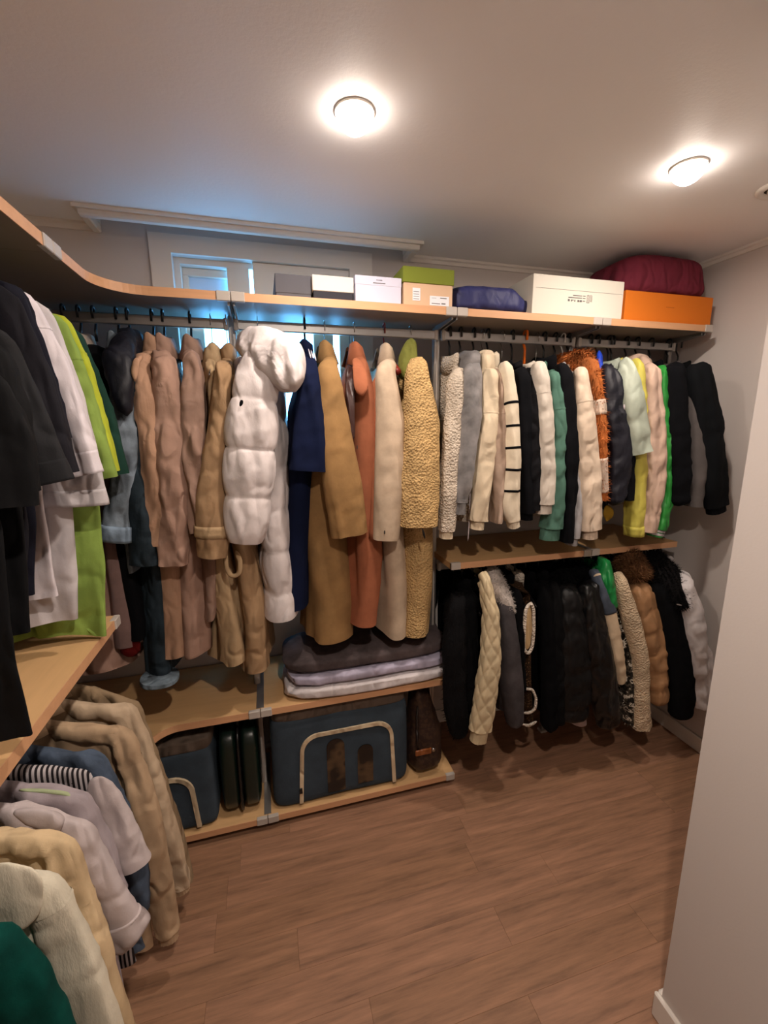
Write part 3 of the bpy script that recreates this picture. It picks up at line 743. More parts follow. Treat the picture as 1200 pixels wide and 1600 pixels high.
def body_rings(rows, n=56, k=56, fold=.012, seed=0, style=None, per=.15, amp=None, phase=0):
    """rows: (Fx,Fy,z,Bx,By,th)"""
    rows = np.array(rows, float)
    A = np.stack([rows[:, 0], rows[:, 1], rows[:, 2], rows[:, 3], rows[:, 4], rows[:, 5]], 1)
    P, s = smooth_path(A, n, 2); th = np.linspace(0, 2 * np.pi, k, endpoint=False); R = []; L = s[-1]
    ex = .8
    for i in range(n):
        F = np.array([P[i, 0], P[i, 1]]); B = np.array([P[i, 3], P[i, 4]]); c = (F + B) / 2; a = np.linalg.norm(F - B) / 2
        e = (F - B) / (2 * a + 1e-9); nn = np.array([-e[1], e[0]])
        ce, se = np.cos(th), np.sin(th); ca = np.sign(ce) * np.abs(ce) ** ex; sa = np.sign(se) * np.abs(se) ** ex
        d = style_disp(style, s[i] + phase, th, L, per, amp)
        u = ca * (a + d * .6); b = P[i, 5] / 2
        t = (s[i] / L)
        wave = fold * min(1, .25 + 1.1 * t) * (ridged(np.stack([u * 9 + seed * 1.7 + .6 * P[i, 2], np.full(k, P[i, 2] * 1.5), np.full(k, seed * .37)], 1), seed)
                                   + .5 * vnoise(np.stack([u * 29 + seed, np.full(k, P[i, 2] * 2.6), np.full(k, seed * .77)], 1), seed + 3))
        v = sa * (b + d) + wave
        xy = c[None] + u[:, None] * e + v[:, None] * nn
        R.append(np.stack([xy[:, 0], xy[:, 1], np.full(k, P[i, 2]) + (.012 * t * vnoise(np.stack([u * 9, v * 0, v * 0 + seed], 1), seed + 9))], 1))
    R = np.array(R)
    q = (vnoise(R * np.array([30, 30, 12]) + seed, seed + 2) + .8 * ridged((R + np.stack([0 * R[..., 0], .5 * R[..., 2], 0 * R[..., 0]], -1)) * np.array([12, 12, 9]) + seed, seed + 6)) * fold * .10
    c = R.mean(1, keepdims=True); o = R - c; o /= np.linalg.norm(o, axis=2)[..., None] + 1e-9
    return R + o * q[..., None]
def tufts(mb, R, n, ln, seed=0):
    rng = np.random.default_rng(seed); a, b = R.shape[:2]
    c = R.mean(1)
    i = rng.integers(0, a - 1, n); j = rng.integers(0, b, n); P = R[i, j] + (R[i + 1, j] - R[i, j]) * rng.random(n)[:, None]
    o = P - c[i]; o /= np.linalg.norm(o, axis=1)[:, None] + 1e-9
    d = o + rng.normal(0, .5, (n, 3)) + np.array([0, 0, -.35]); d /= np.linalg.norm(d, axis=1)[:, None]
    s = np.cross(d, rng.normal(0, 1, (n, 3))); s /= np.linalg.norm(s, axis=1)[:, None] + 1e-9
    w = ln * .12; l = ln * (.6 + .8 * rng.random(n))
    V = np.concatenate([P - s * w - o * .002, P + s * w - o * .002, P + d * l[:, None]], 0)
    mb.add(V, [(q, q + n, q + 2 * n) for q in range(n)], False)
def ring_collar(c, ra, rb, prof, opening=None, k=40, point=0):
    """sweep a closed profile (dr, dz) round an ellipse; opening=(angle, half gap)"""
    if opening: th = np.linspace(opening[0] + opening[1], opening[0] + 2 * np.pi - opening[1], k)
    else: th = np.linspace(0, 2 * np.pi, k, endpoint=False)
    R = []
    for t in th:
        dx, dy = math.cos(t), math.sin(t)
        f = 1 + point * max(0, -dy) ** 3
        R.append([(c[0] + (ra + r) * dx, c[1] + (rb + r) * dy, c[2] + (z * f if r > .01 and z < 0 else z + .006 * math.sin(2.3 * t + c[2] * 90))) for r, z in prof])
    R = np.array(R)
    mb = MB()
    if opening: mb.rings(R)
    else: mb.rings(np.vstack([R, R[:1]]), False, False)
    return mb
COLL = {'fold': [(0, -.03), (.0, .0), (-.005, .024), (.0, .036), (.008, .030), (.016, -.002), (.028, -.036), (.024, -.038), (.012, -.004), (.005, .016), (.004, .0), (.004, -.03)],
        'stand': [(0, -.03), (-.002, .03), (.002, .036), (.008, .03), (.008, -.03)],
        'crew': [(0, -.012), (-.003, .008), (.002, .016), (.009, .010), (.012, -.01)],
        'turtle': [(0, -.02), (-.004, .03), (.004, .045), (.016, .034), (.018, .004), (.012, -.004), (.010, -.02)]}
_seed = [0]
GARM = []
def garment(axis, name, label, cat, hook, mat, sleeve=None, body=None, auto=None, collar=None, cuff=None, bands=(), extra=(),
            hang='black', fold=.016, th=.04, style=None, per=.14, depth=None, dy=0.0, sfold=.010, hlabel=None, back=True, group=None,
            stuff_res=1, round_end=False, seam=None, ctop=None, camt=None, low=False, sstyle='same', samp=None, amp=None, raw=False, smat=None, xhook=None, tuft=0):
    _seed[0] += 1; sd = _seed[0]
    B = axis == 'B'; rz = RZ2 if low else RZ
    if not B and low: rz = RZ2 - .01
    if B:
        X = xhook if xhook is not None else PY(hook[0], hook[1], RY)[0]; O = np.array([X, RY, rz])
    else: X = hook; O = np.array([RXL, hook, rz])
    t = empty(name, O)
    group = group or ({(False, False): 't-shirts on the left wall rail', (False, True): 'shirts on the rail under the left shelf', (True, True): 'coats on the rail under the low shelf'}.get((B, low))
                      or ('coats on the corner rail' if X < J[0] else 'coats on the middle rail' if X < J[1] else 'tops on the third rail' if X < J[2] + .02 else 'jackets by the right wall'))
    tag(t, label, cat, group)
    sstyle = style if sstyle == 'same' else sstyle
    # body
    rows = []
    if B:
        zt_ = rz - .092 if ctop is None else ctop
        rows.append((X, RY - .055, zt_, X, RY + .055, th * 1.0)); rows.append((X, RY - .13, zt_ - .035, X, RY + .13, th * 1.05))
        if auto:
            h = auto.get('half', .20); dx = auto.get('dx', 0); lean = auto.get('lean', 0)
            z1 = zt_ - .085
            rows.append((X + dx, RY - h + .015, z1, X - lean, RY + h - .01, th))
            hem = auto['hem']
            for f in (.3, .65, 1): rows.append((X + dx + auto.get('hx', 0) * f, RY - h, z1 + (hem - z1) * f, X - lean, min(RY + h, YB - .02), th * (1 + .15 * f)))
        else:
            for q in body:
                h = q[3] if len(q) > 3 else .2
                p = PY(q[0], q[1], RY - h); rows.append((p[0], p[1], p[2], X + .25 * (p[0] - X), min(RY + h, YB - .022), q[2] * mpp(p)))
    else:
        zt_ = rz - .085 if ctop is None else ctop
        lim = XL + .012
        rows.append((RXL + .06, hook, zt_, RXL - .06, hook, th)); rows.append((RXL + .13, hook, zt_ - .022, RXL - .13, hook, th))
        for q in body:
            p = PY(q[0], q[1], hook); x = p[0]
            rows.append((x, hook + (q[2] if len(q) > 2 else 0), p[2], max(2 * RXL - x, lim), hook + .01, th))
    rows = [tuple(r) for r in rows]
    rows.sort(key=lambda r: -r[2])
    R = body_rings(rows, fold=fold, seed=sd, style=style, per=per, amp=amp, k=int(56 * stuff_res), n=int(56 * stuff_res))
    if not B: R[..., 0] = np.maximum(R[..., 0], XL + .008)
    if B: R[..., 1] = np.minimum(R[..., 1], YB - .006); R[..., 0] = np.minimum(R[..., 0], XR - .006)
    mb = MB().cloth(R, O=O)
    if tuft: tufts(mb, R - O, tuft, .016, sd)
    mb.build('body', mat, t)
    # sleeves
    if sleeve:
        Pth = []
        if not raw:
            if B: Pth += [(X, RY - .07, zt_ - .03, th * .8), (X + .15 * (PY(sleeve[0][0], sleeve[0][1], RY - .2)[0] - X), RY - .13, zt_ - .05, th * 1.0)]
            else: Pth += [(RXL + .07, hook - .003, zt_ - .02, .02), (RXL + .13, hook - .004, zt_ - .045, .045)]
        for i, q in enumerate(sleeve):
            if B:
                off = q[3] if len(q) > 3 else (.05, .015, 0)[min(i, 2)]
                p = PY(q[0], q[1], RY - .245 + off + dy)
            else: p = PY(q[0], q[1], hook + (q[3] if len(q) > 3 else -.006) + dy)
            Pth.append((*p, q[2] * mpp(p)))
        dep = depth or (.036 if B else .021)
        n = int(64 * stuff_res); k = int(40 * stuff_res)
        S = tube_rings(Pth, dep, n=n, k=k, fold=sfold, style=sstyle, seed=sd, per=per, round1=round_end, amp=samp, mode='X' if B else 'Y', dramp=.18)
        if B: S[..., 0] = np.minimum(S[..., 0], XR - .006)
        mb = MB().cloth(S, .75, .03, O) if not round_end else MB().rings(S - O)
        if tuft: tufts(mb, S - O, tuft, .016, sd + 1)
        mb.build('sleeve', smat or mat, t)
        if back:
            Q = S.copy()
            if B:
                Q[..., 1] = np.minimum(2 * RY - Q[..., 1], YB - .012) ; Q[..., 0] = X + .4 * (Q[..., 0] - X)
            else: Q[..., 0] = np.maximum(2 * RXL - Q[..., 0], XL + .008); Q[..., 1] += .01
            MB().rings((Q[:, ::-1]) - O).build('sleeve', mat, t)
        for (nm_, f0, f1, mt, grow) in bands:
            i0, i1 = f0 * (n - 1), f1 * (n - 1); idx = np.linspace(i0, i1, max(3, int((i1 - i0) * 1.5)))
            lo = np.floor(idx).astype(int); lo = np.minimum(lo, n - 2); fr_ = (idx - lo)[:, None, None]
            Q = S[lo] * (1 - fr_) + S[lo + 1] * fr_
            c = Q.mean(1, keepdims=True); o = Q - c; l = np.linalg.norm(o, axis=2)[..., None]
            Q = c + o * ((l + grow) / l); Q0 = c[:1] + (Q[:1] - c[:1]) * .97; Q1 = c[-1:] + (Q[-1:] - c[-1:]) * .97
            MB().rings(np.vstack([Q0, Q, Q1]) - O).build(nm_, mt, t)
        if seam:
            idx = np.array([seam, seam + .008]) * (n - 1); lo = np.floor(idx).astype(int); fr_ = (idx - lo)[:, None, None]
            Q = S[lo] * (1 - fr_) + S[lo + 1] * fr_; c = Q.mean(1, keepdims=True); Q = c + (Q - c) * 1.0; o = Q - c; l = np.linalg.norm(o, axis=2)[..., None]; Q = c + o * ((l + .0012) / l)
            MB().rings(Q - O, False, False).build('seam', mat, t)
        if cuff:
            ln, wf, cm = cuff[:3]
            e0, e1 = np.array(Pth[-2][:3]), np.array(Pth[-1][:3]); d = (e1 - e0) / np.linalg.norm(e1 - e0); w_ = Pth[-1][3]
            C_ = [(*(e1 - d * .012), w_ * .8), (*(e1 + d * .004), w_ * wf), (*(e1 + d * ln), w_ * wf * (cuff[3] if len(cuff) > 3 else 1.0))]
            CR = tube_rings(C_, dep * .8, n=14, k=48, fold=.001, seed=sd, round0=False, ridge=.0011)
            MB().cloth(CR, .8, .02, O).build('cuff', cm or mat, t)
            if len(cuff) > 4:
                for f0, f1 in cuff[4][1]:
                    a, b_ = int(f0 * 13), int(f1 * 13) + 1; Q = CR[a:b_ + 1]; c = Q.mean(1, keepdims=True)
                    MB().rings(c + (Q - c) * 1.03 - O).build('stripe', cuff[4][0], t)
    # collar
    zc = zt_ + .004
    op = None
    if collar:
        ck = collar; cm = mat
        if isinstance(collar, tuple): ck, cm = collar
        ra, rb = (th * .42, .062) if B else (.062, th * .42)
        if ck in COLL:
            if ck == 'fold': op = (math.pi, .5) if B else (-math.pi / 2, .5)
            if B: ra = max(ra, .02)
            ring_collar((0, 0, zc - rz), ra, rb, COLL[ck], op, point=.5 if ck == 'fold' and B else 0).build('collar', cm, t)
        elif ck == 'hood':
            s_ = 1
            c = np.array([X + .012, RY - .03, zc + .0]) if B else np.array([RXL, hook + .03, zc])
            hw = (.04, .10, .055) if B else (.10, .035, .055)
            RR = rbox_grid(c - np.array([hw[0], hw[1], hw[2] * 1.4]), c + np.array(hw), n=8, p=2.5)
            RR = wrinkle(RR, .012, (20, 14, 20), sd, c)
            MB().rings(RR - O).build('hood', cm, t)
        elif ck == 'fur':
            c = np.array([X + .0, RY - .02, zc - .02]); hw = np.array([.045, .12, .06]) if B else np.array([.12, .04, .06])
            RR = wrinkle(rbox_grid(c - hw, c + hw, n=8, p=2.6), .01, (18, 18, 18), sd, c) - O
            mb = MB().rings(RR); tufts(mb, RR, 2200, .024, sd); mb.build('fur_collar', cm, t)
    for e_ in extra:
        nm_, mt, pts, dep_ = e_[:4]; o_ = e_[4] if len(e_) > 4 else {}
        Pth = []
        for q in pts:
            p = PY(q[0], q[1], (RY if B else hook) + q[3]); Pth.append((*p, q[2] * mpp(p)))
        kw = dict(n=24, k=22, fold=.003, seed=sd, round1=True); tf = o_.pop('tuft', 0) if o_ else 0; tl = o_.pop('tl', .02) if o_ else .02; kw.update(o_)
        RR = tube_rings(Pth, dep_, **kw) - O
        mb = MB().rings(RR)
        if tf: tufts(mb, RR, tf, tl, sd)
        mb.build(nm_, mt, t)
    if hang:
        word = {'black': 'black plastic', 'wire': 'thin wire', 'red': 'dark red', 'orange': 'orange plastic', 'white': 'white plastic'}[hang]
        hanger(hang, 'B' if B else 'L', X, rz, hlabel or (word + ' hanger holding the ' + label_short(label)), (rz - zt_) if (rz - zt_) > .07 else .088)
    GARM.append(t)
    return t
def label_short(l):
    w = l.split(); out = []
    for x in w:
        if x in ('with', 'hanging', 'behind', 'between', 'beside', 'under', 'in', 'at', 'on', 'just', 'second', 'leftmost', 'nearest') and len(out) > 2: break
        out.append(x.strip(','))
        if len(out) >= 10: break
    return ' '.join(out)

# ---------------------------------------------------------------- the clothes
C = fab
WHT = C('cotton', (214, 200, 194)); GRYW = C('cotton', (196, 184, 176)); CHAR = C('cotton', (34, 33, 33)); NVY = C('cotton', (18, 18, 28)); BLK = C('cotton', (10, 10, 11))
BLKW = C('wool', (12, 12, 14)); LIME = C('cotton', (128, 148, 66)); YEL = C('cotton', (170, 174, 48)); DGRN = C('cotton', (22, 52, 40))
# t-shirts on the left wall rail, from the entrance to the corner
garment('L', 't_shirt', 'long black top nearest the viewer, hanging lowest over the left shelf', 't-shirt', .775, BLK, [(-30, 600, 70), (0, 680, 80), (15, 790, 75)],
        [(-25, 560), (-5, 800), (15, 1000), (46, 1150)], collar='crew', ctop=1.74, hlabel='black plastic hanger holding the long black top nearest the viewer')
garment('L', 't_shirt', 'black t-shirt second from the entrance, hem just above the left shelf', 't-shirt', .85, BLK, [(-20, 560, 60), (0, 640, 75), (22, 768, 70)],
        [(-20, 540), (35, 790), (42, 880), (50, 995)], collar='crew', ctop=1.77, hlabel='black plastic hanger holding the black t-shirt second from the entrance')
garment('L', 't_shirt', 'charcoal grey t-shirt with a wide short sleeve at left', 't-shirt', .92, CHAR, [(-10, 540, 60), (25, 640, 78), (72, 757, 82)],
        [(0, 560), (28, 700), (38, 800), (40, 900)], collar='crew', ctop=1.81, seam=None, bands=[('hem_band', .90, 1, CHAR, .0003)])
garment('L', 't_shirt', 'washed black t-shirt between the charcoal and ink ones', 't-shirt', .975, C('cotton', (24, 22, 26)), [(0, 470, 55), (40, 590, 70), (88, 742, 58)],
        [(5, 520), (30, 700), (35, 800), (35, 900)], collar='crew', ctop=1.84)
garment('L', 't_shirt', 'ink navy t-shirt right before the white one', 't-shirt', 1.03, NVY, [(8, 460, 50), (42, 560, 60), (86, 688, 46)],
        [(15, 520), (40, 700), (50, 800), (50, 930)], collar='crew', ctop=1.855)
garment('L', 't_shirt', 'bright white t-shirt with a drop-shoulder seam', 't-shirt', 1.10, WHT, [(30, 470, 44), (78, 580, 54), (135, 742, 46)],
        [(40, 500), (66, 700), (74, 800), (84, 900), (90, 938)], collar='crew', seam=.38, bands=[('hem_band', .90, 1, WHT, .0003)])
garment('L', 't_shirt', 'pale grey t-shirt with long wide sleeve, between white and lime', 't-shirt', 1.165, GRYW, [(58, 490, 44), (95, 620, 62), (120, 790, 88)],
        [(60, 505), (104, 700), (112, 830), (118, 900), (121, 972)], collar='crew', bands=[('hem_band', .93, 1, GRYW, .0003)])
garment('L', 't_shirt', 'lime green t-shirt reaching down to the left shelf', 't-shirt', 1.235, LIME, [(80, 505, 40), (118, 610, 46), (160, 748, 44)],
        [(82, 515), (145, 700), (152, 800), (162, 880), (168, 985)], collar='crew', seam=.42, fold=.018)
garment('L', 't_shirt', 'yellow-green t-shirt showing as a thin strip behind the lime one', 't-shirt', 1.285, YEL, [(92, 505, 36), (125, 590, 38), (168, 738, 34)],
        [(88, 512), (135, 700), (140, 800), (142, 960)], collar='crew', seam=.4)
garment('L', 't_shirt', 'dark bottle green t-shirt, last one before the corner', 't-shirt', 1.335, DGRN, [(112, 525, 30), (145, 610, 38), (180, 742, 40)],
        [(105, 540), (130, 700), (133, 800), (135, 940)], collar='crew')
# shirts on the rail under the left shelf
IV = C('knit', (222, 208, 178)); CRM = C('cotton', (216, 184, 138)); LIL = C('cotton', (198, 180, 170)); LIL2 = C('cotton', (168, 152, 148)); DEN = C('denim', (76, 86, 98))
STR = C('stripe', (40, 34, 34), (190, 178, 170)); BEI = C('cotton', (184, 152, 116)); BEI2 = C('cotton', (172, 140, 106)); OLV = C('cotton', (150, 124, 92)); TEAL = C('velour', (8, 62, 52))
kw = dict(low=True, th=.035)
garment('L', 'shirt', 'cream shirt in the bottom left corner of the picture', 'shirt', .55, C('cotton', (206, 180, 140)), None, [(-60, 1500), (-30, 1560), (-10, 1700), (0, 1900)], collar=None, hlabel='black plastic hanger holding the cream shirt at the bottom left corner', **kw)
garment('L', 'jacket', 'dark teal velvet jacket at the bottom left corner', 'jacket', .66, TEAL, [(-10, 1475, 60), (30, 1530, 70), (80, 1640, 80), (130, 1800, 80)], [(-10, 1480), (20, 1560), (40, 1680), (60, 1900)], collar=None, sfold=.008, **kw)
garment('L', 'shirt', 'ivory shirt with a wide pointed collar, in front at lower left', 'shirt', .757, IV, [(68, 1385, 50), (100, 1470, 66), (140, 1590, 80), (190, 1740, 80)],
        [(62, 1372), (80, 1480), (100, 1600), (130, 1850)], seam=.26,
        extra=[('collar', IV, [(-10, 1352, 60, -.035), (10, 1390, 100, -.04), (20, 1425, 80, -.04), (10, 1460, 40, -.038)], .006, dict(round1=True))], **kw)
garment('L', 'shirt', 'buttery yellow shirt behind the ivory one at lower left', 'shirt', .835, CRM, [(92, 1320, 40), (125, 1430, 48), (160, 1540, 50), (200, 1660, 50)],
        [(88, 1312), (105, 1440), (120, 1560), (140, 1750)], seam=.38, **kw)
garment('L', 'shirt', 'pale pinkish-white shirt with rolled-up cuff at lower left', 'shirt', .895, LIL, [(120, 1300, 44), (155, 1390, 62), (180, 1450, 78), (212, 1462, 62)],
        [(112, 1290), (140, 1420), (170, 1520), (205, 1610)], collar=None, sfold=.011, bands=[('rolled_cuff', .86, 1.0, LIL, .004)],
        extra=[('collar', LIL, [(22, 1268, 20, -.02), (50, 1276, 30, -.025), (84, 1285, 34, -.03), (92, 1300, 14, -.03)], .007, {})], **kw)
garment('L', 't_shirt', 'mauve-grey t-shirt with a thin green shoulder edge at lower left', 't-shirt', .945, LIL2, [(122, 1250, 34), (150, 1320, 40), (175, 1400, 40)],
        [(118, 1240), (140, 1340), (170, 1450), (196, 1560)], collar=None,
        extra=[('neck_trim', C('cotton', (170, 176, 130)), [(30, 1234, 5, -.012), (70, 1236, 5, -.016), (105, 1240, 5, -.018), (122, 1250, 5, -.02)], .004, dict(fold=0))], **kw)
garment('L', 'shirt', 'black and white pinstriped shirt with one plain white sleeve', 'shirt', .995, STR, [(148, 1215, 34), (180, 1275, 44), (208, 1350, 52)],
        [(140, 1208), (165, 1300), (190, 1400), (214, 1500)], collar='stand', smat=LIL, raw=True, sfold=.006, **kw)
garment('L', 'shirt', 'blue denim shirt under the left shelf edge', 'shirt', 1.05, DEN, [(150, 1195, 36), (185, 1280, 40), (212, 1370, 34), (218, 1420, 30)],
        [(142, 1182), (170, 1280), (200, 1400), (225, 1490)], collar='fold', **kw)
garment('L', 'shirt', 'camel beige shirt jacket with a square shoulder under the left shelf', 'shirt', 1.14, BEI, [(192, 1150, 32), (222, 1260, 42), (246, 1370, 44), (262, 1455, 34)],
        [(188, 1136), (205, 1250), (225, 1380), (238, 1480)], collar='fold', cuff=(.03, .8, BEI), seam=.3, **kw)
garment('L', 'shirt', 'light beige overshirt, second last under the left shelf', 'shirt', 1.23, C('cotton', (196, 168, 134)), [(198, 1115, 30), (232, 1220, 42), (262, 1320, 42), (280, 1385, 32)],
        [(190, 1104), (215, 1220), (235, 1340), (258, 1440)], collar='fold', cuff=(.02, .85, BEI), **kw)
garment('L', 'shirt', 'olive beige shirt last under the left shelf, against the corner', 'shirt', 1.31, OLV, [(205, 1110, 26), (240, 1215, 34), (268, 1310, 34), (288, 1375, 28)],
        [(200, 1098), (225, 1220), (250, 1340), (270, 1420)], collar='fold', **kw)

# coats on the corner rail
TR1 = C('cotton', (172, 132, 102)); TR2 = C('cotton', (164, 128, 106)); TR3 = C('cotton', (150, 118, 98)); TR4 = C('cotton', (180, 148, 108)); TR5 = C('cotton', (158, 124, 88))
ROSE = C('cotton', (176, 138, 116)); MAU = C('wool', (134, 106, 96)); LDEN = C('denim', (118, 125, 128)); DDEN = C('denim', (38, 47, 51)); INK = C('nylon', (10, 12, 22))
garment('B', 'coat', 'long rose-beige coat deep in the corner touching the shelf', 'coat', (101, 505), ROSE, None, [(112, 640, 40), (120, 800, 50), (140, 950, 70), (150, 1055, 95)])
garment('B', 'coat', 'long mauve-brown wool coat with beige collar in the corner', 'coat', (125, 506), MAU, None, [(148, 600, 30), (165, 800, 46), (180, 900, 52), (195, 1016, 58)],
        collar=('fold', C('cotton', (190, 165, 140))), fold=.02)
garment('B', 'jacket', 'black jacket with a dark red hem behind the grey denim', 'jacket', (148, 507), BLKW, None, [(168, 600, 30), (185, 800, 40), (200, 900, 40), (210, 1000, 40)],
        extra=[('red_lining', C('cotton', (88, 12, 9)), [(198, 985, 30, -.18), (203, 1010, 30, -.18), (207, 1026, 24, -.18)], .012, dict(round1=True))])
garment('B', 'jacket', 'washed grey-blue denim jacket with a frayed rolled cuff', 'jacket', (184, 509), LDEN, [(190, 560, 26), (196, 640, 34), (200, 720, 40), (188, 800, 40), (184, 842, 42)],
        auto=dict(hem=1.15, half=.2), collar='fold', bands=[('rolled_cuff', .93, 1, C('denim', (120, 132, 140)), .006)], sfold=.014)
garment('B', 'jacket', 'long dark blue denim coat with a pale rolled hem', 'coat', (201, 510), DDEN, [(212, 580, 20), (216, 650, 32), (222, 780, 40), (226, 880, 40)], [(215, 600, 46), (232, 800, 50), (240, 950, 50), (250, 1062, 52)],
        collar=('hood', INK), fold=.015, extra=[('rolled_hem', C('denim', (100, 109, 112)), [(250, 1056, 54, -.2), (250, 1063, 55, -.2), (251, 1070, 52, -.2)], .06, dict(round0=False)),
            ('hood', INK, [(200, 528, 24, -.12), (184, 560, 46, -.27), (190, 600, 36, -.30), (198, 650, 18, -.30)], .028, dict(fold=.006))])
garment('B', 'trench_coat', 'rosy tan trench coat with epaulet, leftmost of the trench coats', 'coat', (239, 511), TR1, [(222, 580, 26), (232, 650, 36), (238, 740, 38), (238, 850, 38)],
        [(228, 620, 36), (250, 800, 60), (262, 950, 62), (266, 1030, 64)], collar='fold', fold=.016,
        extra=[('epaulet', TR1, [(222, 556, 6, -.20), (213, 564, 9, -.28), (210, 580, 10, -.30), (211, 596, 7, -.30)], .006, dict(fold=.001))])
garment('B', 'trench_coat', 'brown-beige trench coat second from left among the trench coats', 'coat', (256, 512), TR2, [(258, 570, 34), (264, 650, 42), (270, 770, 48), (272, 880, 42)],
        [(262, 620, 40), (285, 800, 48), (296, 950, 48), (302, 1026, 46)], collar='fold', fold=.02, sfold=.013)
garment('B', 'trench_coat', 'mauve-tan trench coat with shoulder buckle, third from left', 'coat', (298, 513), TR3, [(302, 570, 26), (302, 660, 34), (306, 760, 38), (314, 830, 30)],
        [(305, 620, 30), (318, 780, 34), (325, 880, 34), (318, 970, 26)], collar='fold', fold=.016, sfold=.013)
garment('B', 'trench_coat', 'pale khaki trench coat with loose belt loop, fourth from left', 'coat', (330, 514), TR4, None, [(328, 600, 22), (332, 750, 24), (340, 900, 44), (352, 1044, 50)], collar='fold', hang='wire', fold=.022, ctop=1.86,
        extra=[('belt_loop', TR4, [(352, 862, 7, -.25), (354, 890, 7, -.255), (362, 902, 7, -.257), (374, 898, 7, -.257), (376, 876, 7, -.255), (368, 860, 7, -.25)], .005, dict(fold=.001, round0=False))])
garment('B', 'trench_coat', 'dark khaki trench coat with strapped sleeve, left of the puffer', 'coat', (354, 515), TR5, [(349, 580, 24), (342, 680, 36), (332, 780, 48), (333, 832, 52), (332, 868, 44)],
        [(352, 620, 30), (372, 800, 36), (386, 930, 46), (396, 1050, 54)], collar='stand', hang='wire', fold=.02, sfold=.01, ctop=1.86, dy=-.02, camt=None,
        bands=[('cuff_strap', .86, .91, TR4, .004)])
# coats on the middle rail
PUF = C('nylon', (216, 200, 188)); CAM = C('wool', (148, 111, 68)); RUST = C('wool', (156, 92, 62)); OAT = C('wool', (190, 164, 134)); SHR = C('sherpa', (194, 156, 102)); NAV = C('wool', (18, 24, 46))
garment('B', 'puffer_coat', 'long off-white puffer coat with hood and dark sleeve badge', 'coat', (403, 516), PUF, [(408, 560, 52), (398, 620, 72), (392, 690, 80), (388, 770, 74), (384, 845, 58)],
        [(412, 600, 70, .19), (428, 720, 66, .2), (436, 850, 66, .21), (440, 968, 66, .22)], hang='wire', style='puffer', per=.15, fold=.008, depth=.06, dy=-.03, th=.09, sfold=.004, stuff_res=2, ctop=1.87, samp=.015, amp=.014,
        extra=[('hood', PUF, [(392, 545, 40, -.12), (412, 548, 60, -.20), (438, 562, 84, -.26), (452, 592, 56, -.28), (462, 612, 26, -.28)], .075, dict(fold=.012, n=36, k=36)),
               ('hood_fold', PUF, [(380, 560, 24, -.05), (376, 590, 28, -.08), (372, 620, 14, -.10)], .04, dict(fold=.01)),
               ('badge', BLKW, [(378, 625, 9, -.352), (377, 630, 11, -.353), (375, 635, 8, -.352)], .004, dict(fold=0))])
garment('B', 'jacket', 'navy wide-sleeved jacket with three white collar stripes', 'jacket', (476, 517), NAV, [(482, 570, 26), (484, 640, 44), (484, 700, 56), (482, 735, 60)],
        [(474, 640, 50), (470, 800, 50), (465, 900, 46), (462, 958, 44)], collar='stand', fold=.012,
        extra=[('white_stripe', WHT, [(482 + k * 4, 545 + k * 2, 2.2, -.10 - .0 * k), (486 + k * 4, 560 + k * 2, 2.2, -.155)], .002, dict(fold=0)) for k in range(3)])
garment('B', 'coat', 'camel wool coat with wide sleeve, right of the navy jacket', 'coat', (507, 518), CAM, [(512, 580, 34), (522, 670, 52), (536, 760, 62), (546, 835, 58)],
        [(512, 640, 44), (512, 800, 76), (514, 920, 80), (514, 1005, 76)], collar='fold', hang='wire', fold=.02, th=.05, sfold=.008)
garment('B', 'coat', 'rust orange wool coat with large lapel', 'coat', (553, 519), RUST, None,
        [(570, 620, 54, .21), (576, 720, 58, .22), (575, 850, 56, .22), (572, 982, 56, .22)], hang='wire', fold=.018, collar='fold', th=.05,
        extra=[('sleeve', RUST, [(588, 590, 18, -.15), (594, 680, 26, -.20), (592, 760, 28, -.21), (588, 840, 26, -.21)], .03, dict(fold=.006, round1=False)),
               ('lapel', RUST, [(557, 560, 14, -.12), (562, 578, 22, -.21), (564, 598, 24, -.238), (565, 611, 22, -.243), (571, 613, 14, -.243)], .007, dict(fold=.001, round1=False)), ('lining', C('satin', (60, 34, 28)), [(546, 572, 12, -.12), (547, 620, 14, -.2), (550, 690, 8, -.22)], .01, {}),
               ('button', C('leather', (50, 30, 22)), [(558, 696, 5, -.252), (558, 702, 5, -.252)], .003, dict(fold=0))])
garment('B', 'coat', 'oatmeal wool coat with a button on the cuff', 'coat', (600, 521), OAT, [(602, 580, 30), (610, 660, 46), (608, 760, 48), (603, 842, 40)],
        [(606, 640, 40), (614, 800, 46), (620, 920, 48), (622, 998, 46)], collar='fold', hang='red', fold=.012, sfold=.006,
        extra=[('cuff_button', C('leather', (50, 38, 30)), [(601, 829, 6, -.292), (601, 835, 6, -.292)], .003, dict(fold=0))])
garment('B', 'coat', 'long golden sherpa coat with olive green collar, left of the upright', 'coat', (641, 522), SHR, [(650, 580, 32), (658, 660, 56), (655, 750, 66), (652, 820, 62)],
        [(650, 640, 50), (662, 800, 60), (660, 920, 62), (655, 998, 56)], hang='wire', fold=.010, depth=.05, th=.06, sfold=.008, stuff_res=1.5, dy=-.01,
        extra=[('green_collar', C('cotton', (108, 106, 46)), [(641, 533, 14, -.06), (638, 560, 30, -.13), (632, 590, 18, -.18)], .03, {}),
               ('sleeve_zip', M_black, [(660, 826, 4, -.30), (664, 842, 4, -.30)], .004, dict(fold=0))])
